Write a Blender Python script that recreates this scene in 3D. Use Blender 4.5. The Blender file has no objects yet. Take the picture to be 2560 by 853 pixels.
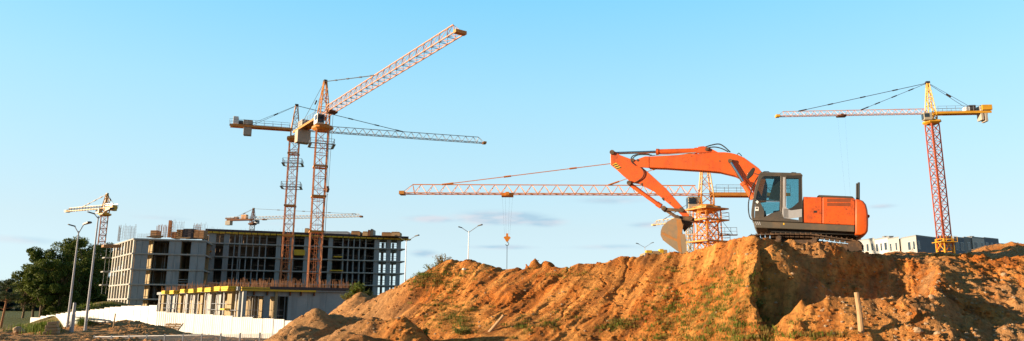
import bpy, math, random
import numpy as np
from mathutils import Vector, Matrix
R = math.radians
random.seed(7); rng = np.random.default_rng(11)
scene = bpy.context.scene
COL = scene.collection

# ------------------------------------------------------------------ camera
F = 1780.0; PITCH = R(10.8); ROLL = R(0.4); CAM = Vector((0, 0, 1.7))
fw = Vector((0, math.cos(PITCH), math.sin(PITCH)))
r0 = Vector((1, 0, 0)); u0 = Vector((0, -math.sin(PITCH), math.cos(PITCH)))
rt = r0*math.cos(ROLL) + u0*math.sin(ROLL); up = u0*math.cos(ROLL) - r0*math.sin(ROLL)
cd = bpy.data.cameras.new('camera'); cam = bpy.data.objects.new('camera', cd); COL.objects.link(cam)
cd.sensor_fit = 'HORIZONTAL'; cd.sensor_width = 36; cd.lens = 36*F/2560; cd.clip_end = 9000; cd.clip_start = 0.1
M3 = Matrix((rt, up, -fw)).transposed()
cam.matrix_world = Matrix.Translation(CAM) @ M3.to_4x4()
scene.camera = cam

def ray(px, py): return rt*((px-1280)/F) + up*((426.5-py)/F) + fw
def P(px, py, Y):
    d = ray(px, py); return CAM + d*(Y/d.y)
def PZ(px, py, z):
    d = ray(px, py); return CAM + d*((z-CAM.z)/d.z)
def PL(px, py, pt, n):
    d = ray(px, py); return CAM + d*((pt-CAM).dot(n)/d.dot(n))
def V(*a): return Vector(a)

# ------------------------------------------------------------------ materials
def newmat(name):
    m = bpy.data.materials.new(name); m.use_nodes = True
    nt = m.node_tree; b = nt.nodes['Principled BSDF']
    return m, nt, b
def node(nt, t, **k):
    n = nt.nodes.new(t)
    for a, v in k.items(): setattr(n, a, v)
    return n
def noise(nt, scale, detail=6, rough=.6, vec=None, dist=0):
    n = node(nt, 'ShaderNodeTexNoise'); n.inputs['Scale'].default_value = scale
    n.inputs['Detail'].default_value = detail; n.inputs['Roughness'].default_value = rough
    n.inputs['Distortion'].default_value = dist
    if vec is not None: nt.links.new(vec, n.inputs['Vector'])
    return n.outputs['Fac']
def coords(nt, scale=(1,1,1), rot=(0,0,0), obj=True):
    tc = node(nt, 'ShaderNodeTexCoord'); mp = node(nt, 'ShaderNodeMapping')
    mp.inputs['Scale'].default_value = scale; mp.inputs['Rotation'].default_value = rot
    nt.links.new(tc.outputs['Object'], mp.inputs['Vector']); return mp.outputs[0]
def ramp(nt, fac, stops):
    r = node(nt, 'ShaderNodeValToRGB'); e = r.color_ramp.elements
    while len(e) < len(stops): e.new(.5)
    for i, (p, c) in enumerate(stops):
        e[i].position = p; e[i].color = (c if len(c) == 4 else (*c, 1)) if hasattr(c, '__len__') else (c, c, c, 1)
    nt.links.new(fac, r.inputs[0]); return r.outputs[0]
def mix(nt, fac, a, b, bt='MIX'):
    m = node(nt, 'ShaderNodeMix', data_type='RGBA', blend_type=bt)
    for s, v in ((0, fac), (6, a), (7, b)):
        if hasattr(v, 'links') or hasattr(v, 'node'): nt.links.new(v, m.inputs[s])
        elif s == 0: m.inputs[0].default_value = v
        else: m.inputs[s].default_value = (*v, 1)
    return m.outputs[2]
def bump(nt, b, h, strength, dist):
    bp = node(nt, 'ShaderNodeBump'); bp.inputs['Strength'].default_value = strength
    bp.inputs['Distance'].default_value = dist
    nt.links.new(h, bp.inputs['Height']); nt.links.new(bp.outputs[0], b.inputs['Normal'])
def paint(name, col, dirt=(.12,.08,.05), rough=.45, metal=0, amount=.5, scale=1.2, fine=9):
    m, nt, b = newmat(name); v = coords(nt)
    n = noise(nt, scale, 8, .7, v); n2 = noise(nt, fine, 4, .6, v)
    c = mix(nt, ramp(nt, n2, [(.3, .0), (.8, .35)]), col, tuple(x*.72 for x in col))
    c = mix(nt, ramp(nt, n, [(.48, 0.0), (.78, amount)]), c, dirt)
    nt.links.new(c, b.inputs['Base Color']); b.inputs['Roughness'].default_value = rough
    b.inputs['Metallic'].default_value = metal
    return m
MT = {}
MT['orange'] = paint('excavator_orange', (.62,.095,.008), (.16,.035,.012), .4, 0, .8, 1.6)
def specks(mt, col=(.07,.025,.01)):
    nt = mt.node_tree; b = nt.nodes['Principled BSDF']; l = b.inputs['Base Color'].links[0].from_socket; v = coords(nt)
    big = ramp(nt, noise(nt, .9, 3, .5, v), [(.5, 0.), (.68, 1.)]); sm = ramp(nt, noise(nt, 14, 5, .7, v), [(.54, 0.), (.62, .9)])
    ml = node(nt, 'ShaderNodeMath', operation='MULTIPLY'); nt.links.new(big, ml.inputs[0]); nt.links.new(sm, ml.inputs[1])
    st = ramp(nt, noise(nt, 1.6, 5, .6, coords(nt, (3, 3, .35))), [(.5, 0.), (.75, .35)])
    c = mix(nt, st, l, (.45, .11, .035)); c = mix(nt, ml.outputs[0], c, col); nt.links.new(c, b.inputs['Base Color'])
specks(MT['orange'])
MT['darkgrey'] = paint('cab_grey', (.055,.05,.043), (.14,.095,.06), .5, 0, .8, 1.5)
MT['skirt'] = paint('skirt_grey', (.085,.075,.058), (.2,.12,.06), .5, 0, .8, 1.3)
MT['silver'] = paint('silver_panel', (.42,.42,.43), (.2,.16,.13), .35, .3, .3)
MT['black'] = paint('black_rubber', (.012,.012,.012), (.05,.04,.03), .6, 0, .5)
MT['chrome'] = paint('chrome_rod', (.75,.76,.8), (.3,.25,.2), .12, 1, .1)
MT['bucket'] = paint('bucket_steel', (.2,.155,.1), (.36,.17,.045), .6, .1, 1, 1.1, 4)
MT['bucket_rust'] = paint('bucket_rusty_edge', (.34,.15,.04), (.16,.1,.05), .75, .1, .7, 1.6, 5)
MT['rust'] = paint('rusty_steel', (.16,.06,.025), (.07,.03,.018), .8, .1, .8, 3)
MT['track'] = paint('track_steel', (.07,.045,.03), (.3,.15,.06), .8, .2, 1, 3)
MT['crane_orange'] = paint('crane_orange', (.6,.24,.035), (.25,.07,.03), .5, 0, .6, .6)
MT['crane_rustorange'] = paint('crane_mast_paint', (.56,.2,.075), (.22,.06,.03), .55, 0, .7, .6)
MT['crane_red'] = paint('crane_red', (.42,.075,.025), (.5,.2,.03), .55, 0, .5, .6)
MT['crane_yellow'] = paint('crane_yellow', (.72,.36,.015), (.3,.12,.03), .5, 0, .5, .6)
MT['crane_pale'] = paint('crane_pale_yellow', (.62,.40,.14), (.4,.2,.08), .5, 0, .4, .6)
MT['crane_deeporange'] = paint('crane_deep_orange', (.72,.24,.015), (.35,.08,.02), .5, 0, .5, .6)
MT['jib_pink'] = paint('jib_faded_paint', (.6,.27,.14), (.4,.12,.06), .5, 0, .6, .6)
MT['jib_white'] = paint('jib_whitered', (.62,.4,.36), (.5,.1,.06), .5, 0, .9, .35)
MT['jib_grey'] = paint('jib_grey', (.45,.42,.40), (.3,.12,.08), .5, 0, .6, .4)
MT['wire'] = paint('wire_rope', (.06,.05,.05), (.1,.06,.04), .5, .3)
MT['steel'] = paint('galvanised_steel', (.36,.38,.41), (.2,.18,.16), .4, .6, .3)
MT['lampgrey'] = paint('lamp_pole_grey', (.3,.31,.34), (.3,.28,.25), .4, .3, .25)
MT['whitecab'] = paint('cab_white', (.75,.76,.76), (.35,.3,.25), .45, 0, .3)
MT['greycab'] = paint('cab_tan', (.45,.4,.3), (.25,.2,.12), .5, 0, .5)
MT['cwt'] = paint('counterweight_concrete', (.42,.37,.31), (.25,.2,.16), .85, 0, .6)
MT['wood'] = paint('weathered_wood', (.42,.27,.14), (.17,.1,.05), .8, 0, .8, 4, 20)
MT['yellowbeam'] = paint('formwork_yellow', (.72,.44,.02), (.35,.2,.03), .6, 0, .5, 1)
MT['plywood'] = paint('formwork_plywood', (.33,.17,.07), (.1,.06,.03), .75, 0, .8, .6)
MT['darkfilm'] = paint('dark_edge_form', (.035,.022,.03), (.08,.05,.03), .6)
MT['rebar'] = paint('rebar_rust', (.36,.16,.07), (.16,.07,.03), .85, 0, .6, .3)
MT['rebar_grey'] = paint('rebar_grey', (.25,.19,.15), (.2,.1,.06), .8, 0, .6, .3)
MT['bark'] = paint('bark', (.2,.13,.075), (.07,.045,.03), .9, 0, .8, 3)
MT['pinebark'] = paint('pine_bark', (.3,.13,.055), (.1,.055,.03), .9, 0, .8, 3)
MT['stone'] = paint('stone', (.36,.25,.15), (.3,.14,.05), .85, 0, .9, 2)
MT['white'] = paint('white_plaster', (.55,.54,.52), (.5,.46,.4), .8, 0, .3, .3)
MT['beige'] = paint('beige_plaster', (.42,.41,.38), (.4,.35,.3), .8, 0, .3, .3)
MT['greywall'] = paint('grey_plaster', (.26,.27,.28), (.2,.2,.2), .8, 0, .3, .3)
MT['shadedwall'] = paint('shaded_plaster', (.15,.18,.23), (.08,.08,.09), .8, 0, .3, .3)  # shade of the right-facing walls put into a dark bluish colour
MT['rag'] = paint('white_rag', (.8,.78,.75), (.5,.4,.3), .8, 0, .3)

def concrete(name, c0, c1, seam=True):
    m, nt, b = newmat(name); v = coords(nt)
    n = noise(nt, .35, 8, .65, v); n2 = noise(nt, 3.5, 6, .7, v)
    vs = coords(nt, (1.2, 1.2, .12)); st = noise(nt, 1.2, 5, .6, vs)
    c = mix(nt, ramp(nt, n, [(.3, 0.), (.7, 1.)]), c0, c1)
    c = mix(nt, ramp(nt, st, [(.5, 0.), (.75, .55)]), c, tuple(x*.5 for x in c0))
    c = mix(nt, ramp(nt, n2, [(.45, 0.), (.8, .4)]), c, tuple(x*.6 for x in c1))
    nt.links.new(c, b.inputs['Base Color']); b.inputs['Roughness'].default_value = .88
    bump(nt, b, n2, .4, .03)
    return m
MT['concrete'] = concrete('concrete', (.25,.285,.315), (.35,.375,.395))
MT['slab'] = concrete('slab_concrete', (.33,.33,.33), (.43,.42,.39))
MT['sunlit_concrete'] = concrete('sunlit_concrete', (.48,.46,.42), (.6,.57,.5))  # slab concrete brightened to stand for sun on the end columns
MT['concrete_in'] = concrete('inner_concrete', (.3,.23,.14), (.42,.32,.18))
MT['concrete_shaded'] = concrete('shaded_rear_concrete', (.1,.1,.1), (.16,.15,.14))  # shade inside the bays put into a darker concrete colour

# glass
m, nt, b = newmat('cab_glass'); nt.nodes.remove(b)
out = nt.nodes['Material Output']; g = node(nt, 'ShaderNodeBsdfGlossy'); t = node(nt, 'ShaderNodeBsdfTransparent')
t.inputs[0].default_value = (.62,.78,.8,1); g.inputs[1].default_value = .03; mx = node(nt, 'ShaderNodeMixShader')
fr = node(nt, 'ShaderNodeFresnel'); fr.inputs[0].default_value = 1.5
nt.links.new(fr.outputs[0], mx.inputs[0]); nt.links.new(t.outputs[0], mx.inputs[1]); nt.links.new(g.outputs[0], mx.inputs[2])
nt.links.new(mx.outputs[0], out.inputs[0]); MT['glass'] = m
m, nt, b = newmat('window_glass'); b.inputs['Base Color'].default_value = (.03,.045,.06,1); b.inputs['Roughness'].default_value = .08
MT['winglass'] = m
# white corrugated fence sheet
m, nt, b = newmat('white_sheet'); v = coords(nt)
c = mix(nt, ramp(nt, noise(nt, .8, 6, .6, v), [(.45, 0.), (.8, .3)]), (.64,.64,.63), (.42,.38,.32))
nt.links.new(c, b.inputs['Base Color']); b.inputs['Roughness'].default_value = .5; MT['sheet'] = m

# foliage
def foliage(name, a, c, sc=.5, trans=.25):
    m, nt, b = newmat(name); v = coords(nt)
    n = noise(nt, sc, 5, .7, v); n2 = noise(nt, 4, 2, .5, v)
    k = mix(nt, ramp(nt, n, [(.35, 0.), (.65, 1.)]), a, c)
    k = mix(nt, ramp(nt, n2, [(.4, 0.), (.7, .5)]), k, tuple(x*1.5 for x in c))
    nt.links.new(k, b.inputs['Base Color']); b.inputs['Roughness'].default_value = .6
    b.inputs['Specular IOR Level'].default_value = .2
    tr = node(nt, 'ShaderNodeBsdfTranslucent'); nt.links.new(k, tr.inputs[0])
    mx = node(nt, 'ShaderNodeMixShader'); mx.inputs[0].default_value = trans
    o = nt.nodes['Material Output']
    nt.links.new(b.outputs[0], mx.inputs[1]); nt.links.new(tr.outputs[0], mx.inputs[2]); nt.links.new(mx.outputs[0], o.inputs[0])
    return m
MT['leaf'] = foliage('leaf_green', (.045,.072,.013), (.12,.15,.025))
MT['leaf2'] = foliage('leaf_olive', (.06,.08,.014), (.12,.14,.025))
MT['needle'] = foliage('pine_needles', (.03,.05,.02), (.06,.08,.03))
MT['farleaf'] = foliage('far_forest', (.012,.026,.03), (.02,.04,.04), .05)  # blue of distance haze put into the leaf colour
MT['grass'] = foliage('grass_green', (.07,.11,.015), (.12,.16,.02), .7, .35)
MT['drygrass'] = foliage('dry_grass', (.14,.12,.025), (.22,.15,.04), .7, .35)
MT['weed'] = foliage('weed_green', (.09,.13,.025), (.16,.17,.04), .8, .3)

# dirt
m, nt, b = newmat('excavated_soil')
v = coords(nt)
def axes_vec(nt, v, axes):
    cb = node(nt, 'ShaderNodeCombineXYZ')
    for i, a_ in enumerate(axes):
        dt = node(nt, 'ShaderNodeVectorMath', operation='DOT_PRODUCT'); nt.links.new(v, dt.inputs[0]); dt.inputs[1].default_value = a_; nt.links.new(dt.outputs['Value'], cb.inputs[i])
    return cb.outputs[0]
vs = axes_vec(nt, v, [(1.3, -.8, .1), (-.3, -.5, 1.1), (.10, .16, .12)])
n1 = noise(nt, .22, 8, .68, v, .4); n2 = noise(nt, 1.0, 8, .66, vs, .25); n3 = noise(nt, 5, 8, .75, v); n4 = noise(nt, .12, 4, .5, v)
c = mix(nt, ramp(nt, n1, [(.36, 0.), (.58, 1.)]), (.58,.165,.024), (.38,.15,.036))
c = mix(nt, ramp(nt, n2, [(.46, 0.), (.60, .9)]), c, (.72,.32,.085))
c = mix(nt, ramp(nt, n2, [(.34, .85), (.47, 0.)]), c, (.15,.065,.024))
c = mix(nt, ramp(nt, n3, [(.32, .75), (.49, 0.)]), c, (.09,.04,.016))
c = mix(nt, ramp(nt, n3, [(.6, 0.), (.74, .45)]), c, (.52,.33,.16))
sx = node(nt, 'ShaderNodeSeparateXYZ'); nt.links.new(v, sx.inputs[0])
# sandier heaps on the left and the pale gravelly bank low on the right
mr = node(nt, 'ShaderNodeMapRange'); nt.links.new(sx.outputs[0], mr.inputs[0])
mr.inputs[1].default_value = -4.2; mr.inputs[2].default_value = -6.5
sand = mix(nt, ramp(nt, n3, [(.35, 0.), (.65, 1.)]), (.33,.17,.07), (.50,.29,.135))
ml = node(nt, 'ShaderNodeMath', operation='MULTIPLY'); nt.links.new(mr.outputs[0], ml.inputs[0]); nt.links.new(ramp(nt, n4, [(.3, .6), (.6, 1.)]), ml.inputs[1])
c = mix(nt, ml.outputs[0], c, sand)
mr2 = node(nt, 'ShaderNodeMapRange'); nt.links.new(sx.outputs[0], mr2.inputs[0]); mr2.inputs[1].default_value = 9.5; mr2.inputs[2].default_value = 12
ml2 = node(nt, 'ShaderNodeMath', operation='MULTIPLY'); nt.links.new(mr2.outputs[0], ml2.inputs[0]); nt.links.new(ramp(nt, n1, [(.44, 0.), (.58, .8)]), ml2.inputs[1])
c = mix(nt, ml2.outputs[0], c, sand)
# thin moss and seedlings tinting the lower slope under the excavator
dm = node(nt, 'ShaderNodeVectorMath', operation='SUBTRACT'); nt.links.new(v, dm.inputs[0]); dm.inputs[1].default_value = (7.6, 25.6, 1.6)
dm2 = node(nt, 'ShaderNodeVectorMath', operation='MULTIPLY'); nt.links.new(dm.outputs[0], dm2.inputs[0]); dm2.inputs[1].default_value = (.27, .28, .3)
dl = node(nt, 'ShaderNodeVectorMath', operation='LENGTH'); nt.links.new(dm2.outputs[0], dl.inputs[0])
mm = node(nt, 'ShaderNodeMapRange', interpolation_type='SMOOTHSTEP'); nt.links.new(dl.outputs['Value'], mm.inputs[0]); mm.inputs[1].default_value = .2; mm.inputs[2].default_value = 1; mm.inputs[3].default_value = 1; mm.inputs[4].default_value = 0
mq = node(nt, 'ShaderNodeMath', operation='MULTIPLY'); nt.links.new(mm.outputs[0], mq.inputs[0]); nt.links.new(ramp(nt, noise(nt, 1.4, 6, .75, v), [(.44, 0.), (.58, .8)]), mq.inputs[1])
c = mix(nt, mq.outputs[0], c, (.15, .13, .03))
# flatter far ground: greyer
mr3 = node(nt, 'ShaderNodeMapRange'); nt.links.new(sx.outputs[1], mr3.inputs[0]); mr3.inputs[1].default_value = 70; mr3.inputs[2].default_value = 140
c = mix(nt, mr3.outputs[0], c, (.10,.11,.035))
nt.links.new(c, b.inputs['Base Color']); b.inputs['Roughness'].default_value = .95; b.inputs['Specular IOR Level'].default_value = .15
ad = node(nt, 'ShaderNodeMath', operation='ADD'); nt.links.new(n3, ad.inputs[0]); nt.links.new(noise(nt, 22, 6, .7, v), ad.inputs[1])
bump(nt, b, ad.outputs[0], .9, .09); MT['soil'] = m
m2_ = paint('clod_soil', (.36,.14,.045), (.42,.26,.14), .95, 0, .9, 1.2); MT['clod'] = m2_

# ------------------------------------------------------------------ mesh building
WM = {}
def tag(o, label=None, cat=None, group=None, kind=None):
    if label: o['label'] = label
    if cat: o['category'] = cat
    if group: o['group'] = group
    if kind: o['kind'] = kind
    return o
def thing(name, label, cat, loc, group=None, rz=0):
    o = bpy.data.objects.new(name, None); COL.objects.link(o); o.empty_display_size = .3
    o.location = loc; o.rotation_euler = (0, 0, rz)
    WM[o.name] = Matrix.Translation(Vector(loc)) @ Matrix.Rotation(rz, 4, 'Z')
    return tag(o, label, cat, group)
class MB:
    def __init__(s): s.v = []; s.f = []; s.m = []; s.cm = 0
    def face(s, pts):
        n = len(s.v); s.v += [tuple(p) for p in pts]; s.f.append(tuple(range(n, n+len(pts)))); s.m.append(s.cm)
    def add(s, vs, fs):
        n = len(s.v); s.v += [tuple(p) for p in vs]
        for f in fs: s.f.append(tuple(i+n for i in f)); s.m.append(s.cm)
    def box(s, c, a, b, d):     # centre, half-axis vectors
        c = Vector(c); q = []
        for i in (-1, 1):
            for j in (-1, 1):
                for k in (-1, 1): q.append(c+a*i+b*j+d*k)
        s.add(q, [(0,1,3,2),(4,6,7,5),(0,4,5,1),(2,3,7,6),(0,2,6,4),(1,5,7,3)])
    def abox(s, x0, x1, y0, y1, z0, z1):
        s.box(((x0+x1)/2,(y0+y1)/2,(z0+z1)/2), V((x1-x0)/2,0,0), V(0,(y1-y0)/2,0), V(0,0,(z1-z0)/2))
    def bar(s, p, q, w, h=None):
        p = Vector(p); q = Vector(q); h = h or w; d = q-p
        if d.length < 1e-6: return
        dn = d.normalized(); a = dn.cross(V(0,0,1))
        if a.length < .02: a = V(1,0,0)
        a.normalize(); bb = dn.cross(a).normalized()
        s.box((p+q)/2, d/2, a*(w/2), bb*(h/2))
    def tube(s, p, q, r, r2=None, n=8, cap=True):
        p = Vector(p); q = Vector(q); r2 = r if r2 is None else r2; d = (q-p).normalized()
        a = d.cross(V(0,0,1)); a = V(1,0,0) if a.length < .02 else a.normalized(); bb = d.cross(a)
        vs = []
        for c, rr in ((p, r), (q, r2)):
            for i in range(n):
                t = 2*math.pi*i/n; vs.append(c + a*(rr*math.cos(t)) + bb*(rr*math.sin(t)))
        fs = [(i, (i+1) % n, n+(i+1) % n, n+i) for i in range(n)]
        if cap: fs += [tuple(range(n))[::-1], tuple(range(n, 2*n))]
        s.add(vs, fs)
    def path(s, pts, r, n=6):
        for p, q in zip(pts, pts[1:]): s.tube(p, q, r, n=n)
    def prism(s, near, far):   # two matching loops
        n = len(near)
        s.add(list(near)+list(far), [tuple(range(n)), tuple(range(n, 2*n))[::-1]] + [(i, n+i, n+(i+1) % n, (i+1) % n) for i in range(n)])
    def rock(s, c, r, sq=.7):
        c = Vector(c); n = 6; vs = []
        ph = random.random()*6
        rings = [(-.8,.55),(-.2,1),(.4,.85),(.85,.4)]
        for z, rr in rings:
            for i in range(n):
                t = 2*math.pi*i/n+ph+z; k = rr*random.uniform(.75, 1.15)*r
                vs.append(c+V(k*math.cos(t), k*math.sin(t), z*r*sq*random.uniform(.85, 1.15)))
        fs = []
        for j in range(3):
            for i in range(n): fs.append((j*n+i, j*n+(i+1) % n, (j+1)*n+(i+1) % n, (j+1)*n+i))
        fs += [tuple(range(n))[::-1], tuple(range(3*n, 4*n))]
        s.add(vs, fs)
    def build(s, name, mats, parent=None, origin=None, smooth=False, bevel=0):
        me = bpy.data.meshes.new(name)
        if parent is not None: inv = WM[parent.name].inverted()
        else: inv = Matrix.Translation(-Vector(origin)) if origin is not None else Matrix.Identity(4)
        me.from_pydata([tuple(inv @ Vector(p)) for p in s.v], [], s.f)
        if not isinstance(mats, (list, tuple)): mats = [mats]
        for mm in mats: me.materials.append(MT[mm] if isinstance(mm, str) else mm)
        if len(mats) > 1: me.polygons.foreach_set('material_index', s.m)
        if smooth: me.polygons.foreach_set('use_smooth', [True]*len(me.polygons))
        o = bpy.data.objects.new(name, me); COL.objects.link(o)
        if parent is not None:
            o.parent = parent; WM[o.name] = WM[parent.name]
        elif origin is not None:
            o.location = origin; WM[o.name] = Matrix.Translation(Vector(origin))
        else: WM[o.name] = Matrix.Identity(4)
        if bevel:
            bv = o.modifiers.new('bevel', 'BEVEL'); bv.width = bevel; bv.segments = 2; bv.limit_method = 'ANGLE'; bv.angle_limit = R(35)
        return o

# ------------------------------------------------------------------ world and sun
SA, SE = R(12), R(11)
S = V(-math.cos(SA)*math.cos(SE), -math.sin(SA)*math.cos(SE), math.sin(SE))
w = bpy.data.worlds.new('World'); scene.world = w; w.use_nodes = True
nt = w.node_tree; bg = nt.nodes['Background']
sky = node(nt, 'ShaderNodeTexSky', sky_type='NISHITA'); sky.sun_disc = False
sky.sun_elevation = SE; sky.sun_rotation = math.atan2(S.x, S.y); sky.altitude = 150
sky.air_density = 1.0; sky.dust_density = .6; sky.ozone_density = 1.5
SKYTINT = (1, 1, 1)
tc = node(nt, 'ShaderNodeTexCoord'); sxyz = node(nt, 'ShaderNodeSeparateXYZ'); nt.links.new(tc.outputs['Generated'], sxyz.inputs[0])
tinted = mix(nt, 1.0, sky.outputs[0], SKYTINT, 'MULTIPLY')
elev = node(nt, 'ShaderNodeMapRange'); nt.links.new(sxyz.outputs[2], elev.inputs[0]); elev.inputs[1].default_value = 0; elev.inputs[2].default_value = 1
# keep the tint for the upper sky, let the horizon pale
grad = ramp(nt, elev.outputs[0], [(0, (.6,.8,1.4)), (.05, (.56,.62,.93)), (.105, (.7,.64,.71)), (.187, (.85,.81,.78)), (.284, (.95,1,.9)), (.42, (.77,1.17,1.08)), (.6, (.3,.42,.45)), (1, (.2,.3,.33))])
tinted = mix(nt, 1.0, tinted, grad, 'MULTIPLY')
pale = ramp(nt, elev.outputs[0], [(0, (.253,.3,.31)), (.05, (.25,.296,.313)), (.105, (.232,.285,.31)), (.187, (.193,.28,.325)), (.284, (.15,.265,.333)), (.42, (.09,.23,.335)), (.6, (.03,.075,.12)), (1, (.015,.04,.07))])
pale = mix(nt, 1.0, pale, (9.7, 10.6, 10.7), 'MULTIPLY')
tinted = mix(nt, .78, tinted, pale)
# clouds: noise in direction space inside soft ellipses
mp = node(nt, 'ShaderNodeMapping'); mp.inputs['Scale'].default_value = (3.0, 3.0, 14); nt.links.new(tc.outputs['Generated'], mp.inputs[0])
cn = noise(nt, 2.4, 7, .6, mp.outputs[0], .3)
def blob(px, py, wx, wy, amp):
    d = ray(px, py).normalized()
    sub = node(nt, 'ShaderNodeVectorMath', operation='SUBTRACT'); nt.links.new(tc.outputs['Generated'], sub.inputs[0]); sub.inputs[1].default_value = d
    sc = node(nt, 'ShaderNodeVectorMath', operation='MULTIPLY'); nt.links.new(sub.outputs[0], sc.inputs[0])
    sc.inputs[1].default_value = (F/wx, F/wx, F/wy)
    ln = node(nt, 'ShaderNodeVectorMath', operation='LENGTH'); nt.links.new(sc.outputs[0], ln.inputs[0])
    mr = node(nt, 'ShaderNodeMapRange', interpolation_type='SMOOTHSTEP'); nt.links.new(ln.outputs['Value'], mr.inputs[0])
    mr.inputs[1].default_value = 0; mr.inputs[2].default_value = 1; mr.inputs[3].default_value = amp; mr.inputs[4].default_value = 0
    return mr.outputs[0]
def vmath(op, a, b):
    n = node(nt, 'ShaderNodeMath', operation=op)
    for i, q in enumerate((a, b)):
        if isinstance(q, (int, float)): n.inputs[i].default_value = q
        else: nt.links.new(q, n.inputs[i])
    return n.outputs[0]
tot = None; dark = None
for bl in [(1250,545,210,32,1.),(1080,548,130,20,.7),(1360,556,110,24,.8),(1520,502,200,18,.55),(1620,562,90,16,.6),(1060,635,70,20,.7),(1250,618,160,12,.6),(2205,516,55,10,.6),(1500,618,200,14,.5),(400,545,160,14,.5),(60,600,150,16,.4),(700,560,200,14,.3)]:
    o = blob(*bl); tot = o if tot is None else vmath('MAXIMUM', tot, o)
dens = vmath('ADD', tot, vmath('MULTIPLY', vmath('SUBTRACT', cn, .5), 1.5))
dens = vmath('MULTIPLY', dens, tot)
cmask = ramp(nt, dens, [(.02, 0.), (.38, .95)])
cn2 = noise(nt, 5, 4, .5, mp.outputs[0])
ccol = mix(nt, ramp(nt, cn2, [(.4, 0.), (.6, 1.)]), (1.5,2.2,2.7), (2.4,2.6,2.85))
skyc = mix(nt, cmask, tinted, ccol)
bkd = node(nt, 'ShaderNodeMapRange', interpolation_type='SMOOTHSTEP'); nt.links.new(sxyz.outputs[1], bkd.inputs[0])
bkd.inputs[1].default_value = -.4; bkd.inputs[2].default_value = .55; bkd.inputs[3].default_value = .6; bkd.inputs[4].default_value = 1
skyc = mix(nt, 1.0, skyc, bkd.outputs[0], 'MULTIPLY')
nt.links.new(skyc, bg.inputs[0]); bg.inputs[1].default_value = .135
SKYN = (sky, bg)
sl = bpy.data.lights.new('sun', 'SUN'); so = bpy.data.objects.new('sun', sl); COL.objects.link(so)
sl.energy = 5.0; sl.angle = R(.5); sl.color = (1, .76, .5); so.rotation_euler = S.to_track_quat('Z', 'Y').to_euler(); so.location = (-50, -10, 40)
vs_ = scene.view_settings; vs_.view_transform = 'Standard'; vs_.look = 'None'; vs_.gamma = 1; vs_.use_curve_mapping = False; vs_.exposure = 1.15

# ------------------------------------------------------------------ terrain
def _hash(ix, iy, sd):
    h = (ix.astype(np.int64)*374761393 + iy.astype(np.int64)*668265263 + sd*1442695041) & 0xffffffff
    h = ((h ^ (h >> 13))*1274126177) & 0xffffffff
    return ((h ^ (h >> 16)) & 0xffffff)/float(0xffffff)
def vn(x, y, sd=0):
    ix = np.floor(x); iy = np.floor(y); fx = x-ix; fy = y-iy
    fx = fx*fx*fx*(fx*(fx*6-15)+10); fy = fy*fy*fy*(fy*(fy*6-15)+10)
    a = _hash(ix, iy, sd); b_ = _hash(ix+1, iy, sd); c_ = _hash(ix, iy+1, sd); d_ = _hash(ix+1, iy+1, sd)
    return (a*(1-fx)+b_*fx)*(1-fy) + (c_*(1-fx)+d_*fx)*fy - .5
def fbm(x, y, o=4, sd=0, g=.5):
    t = 0; a = 1.
    for k in range(o):
        t = t + a*vn(x, y, sd+k*17); x = x*2.03+3.1; y = y*2.03+1.7; a *= g
    return t
def zz(z): return ('z', z)
B1 = [(150, zz(-1.5))]
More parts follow.
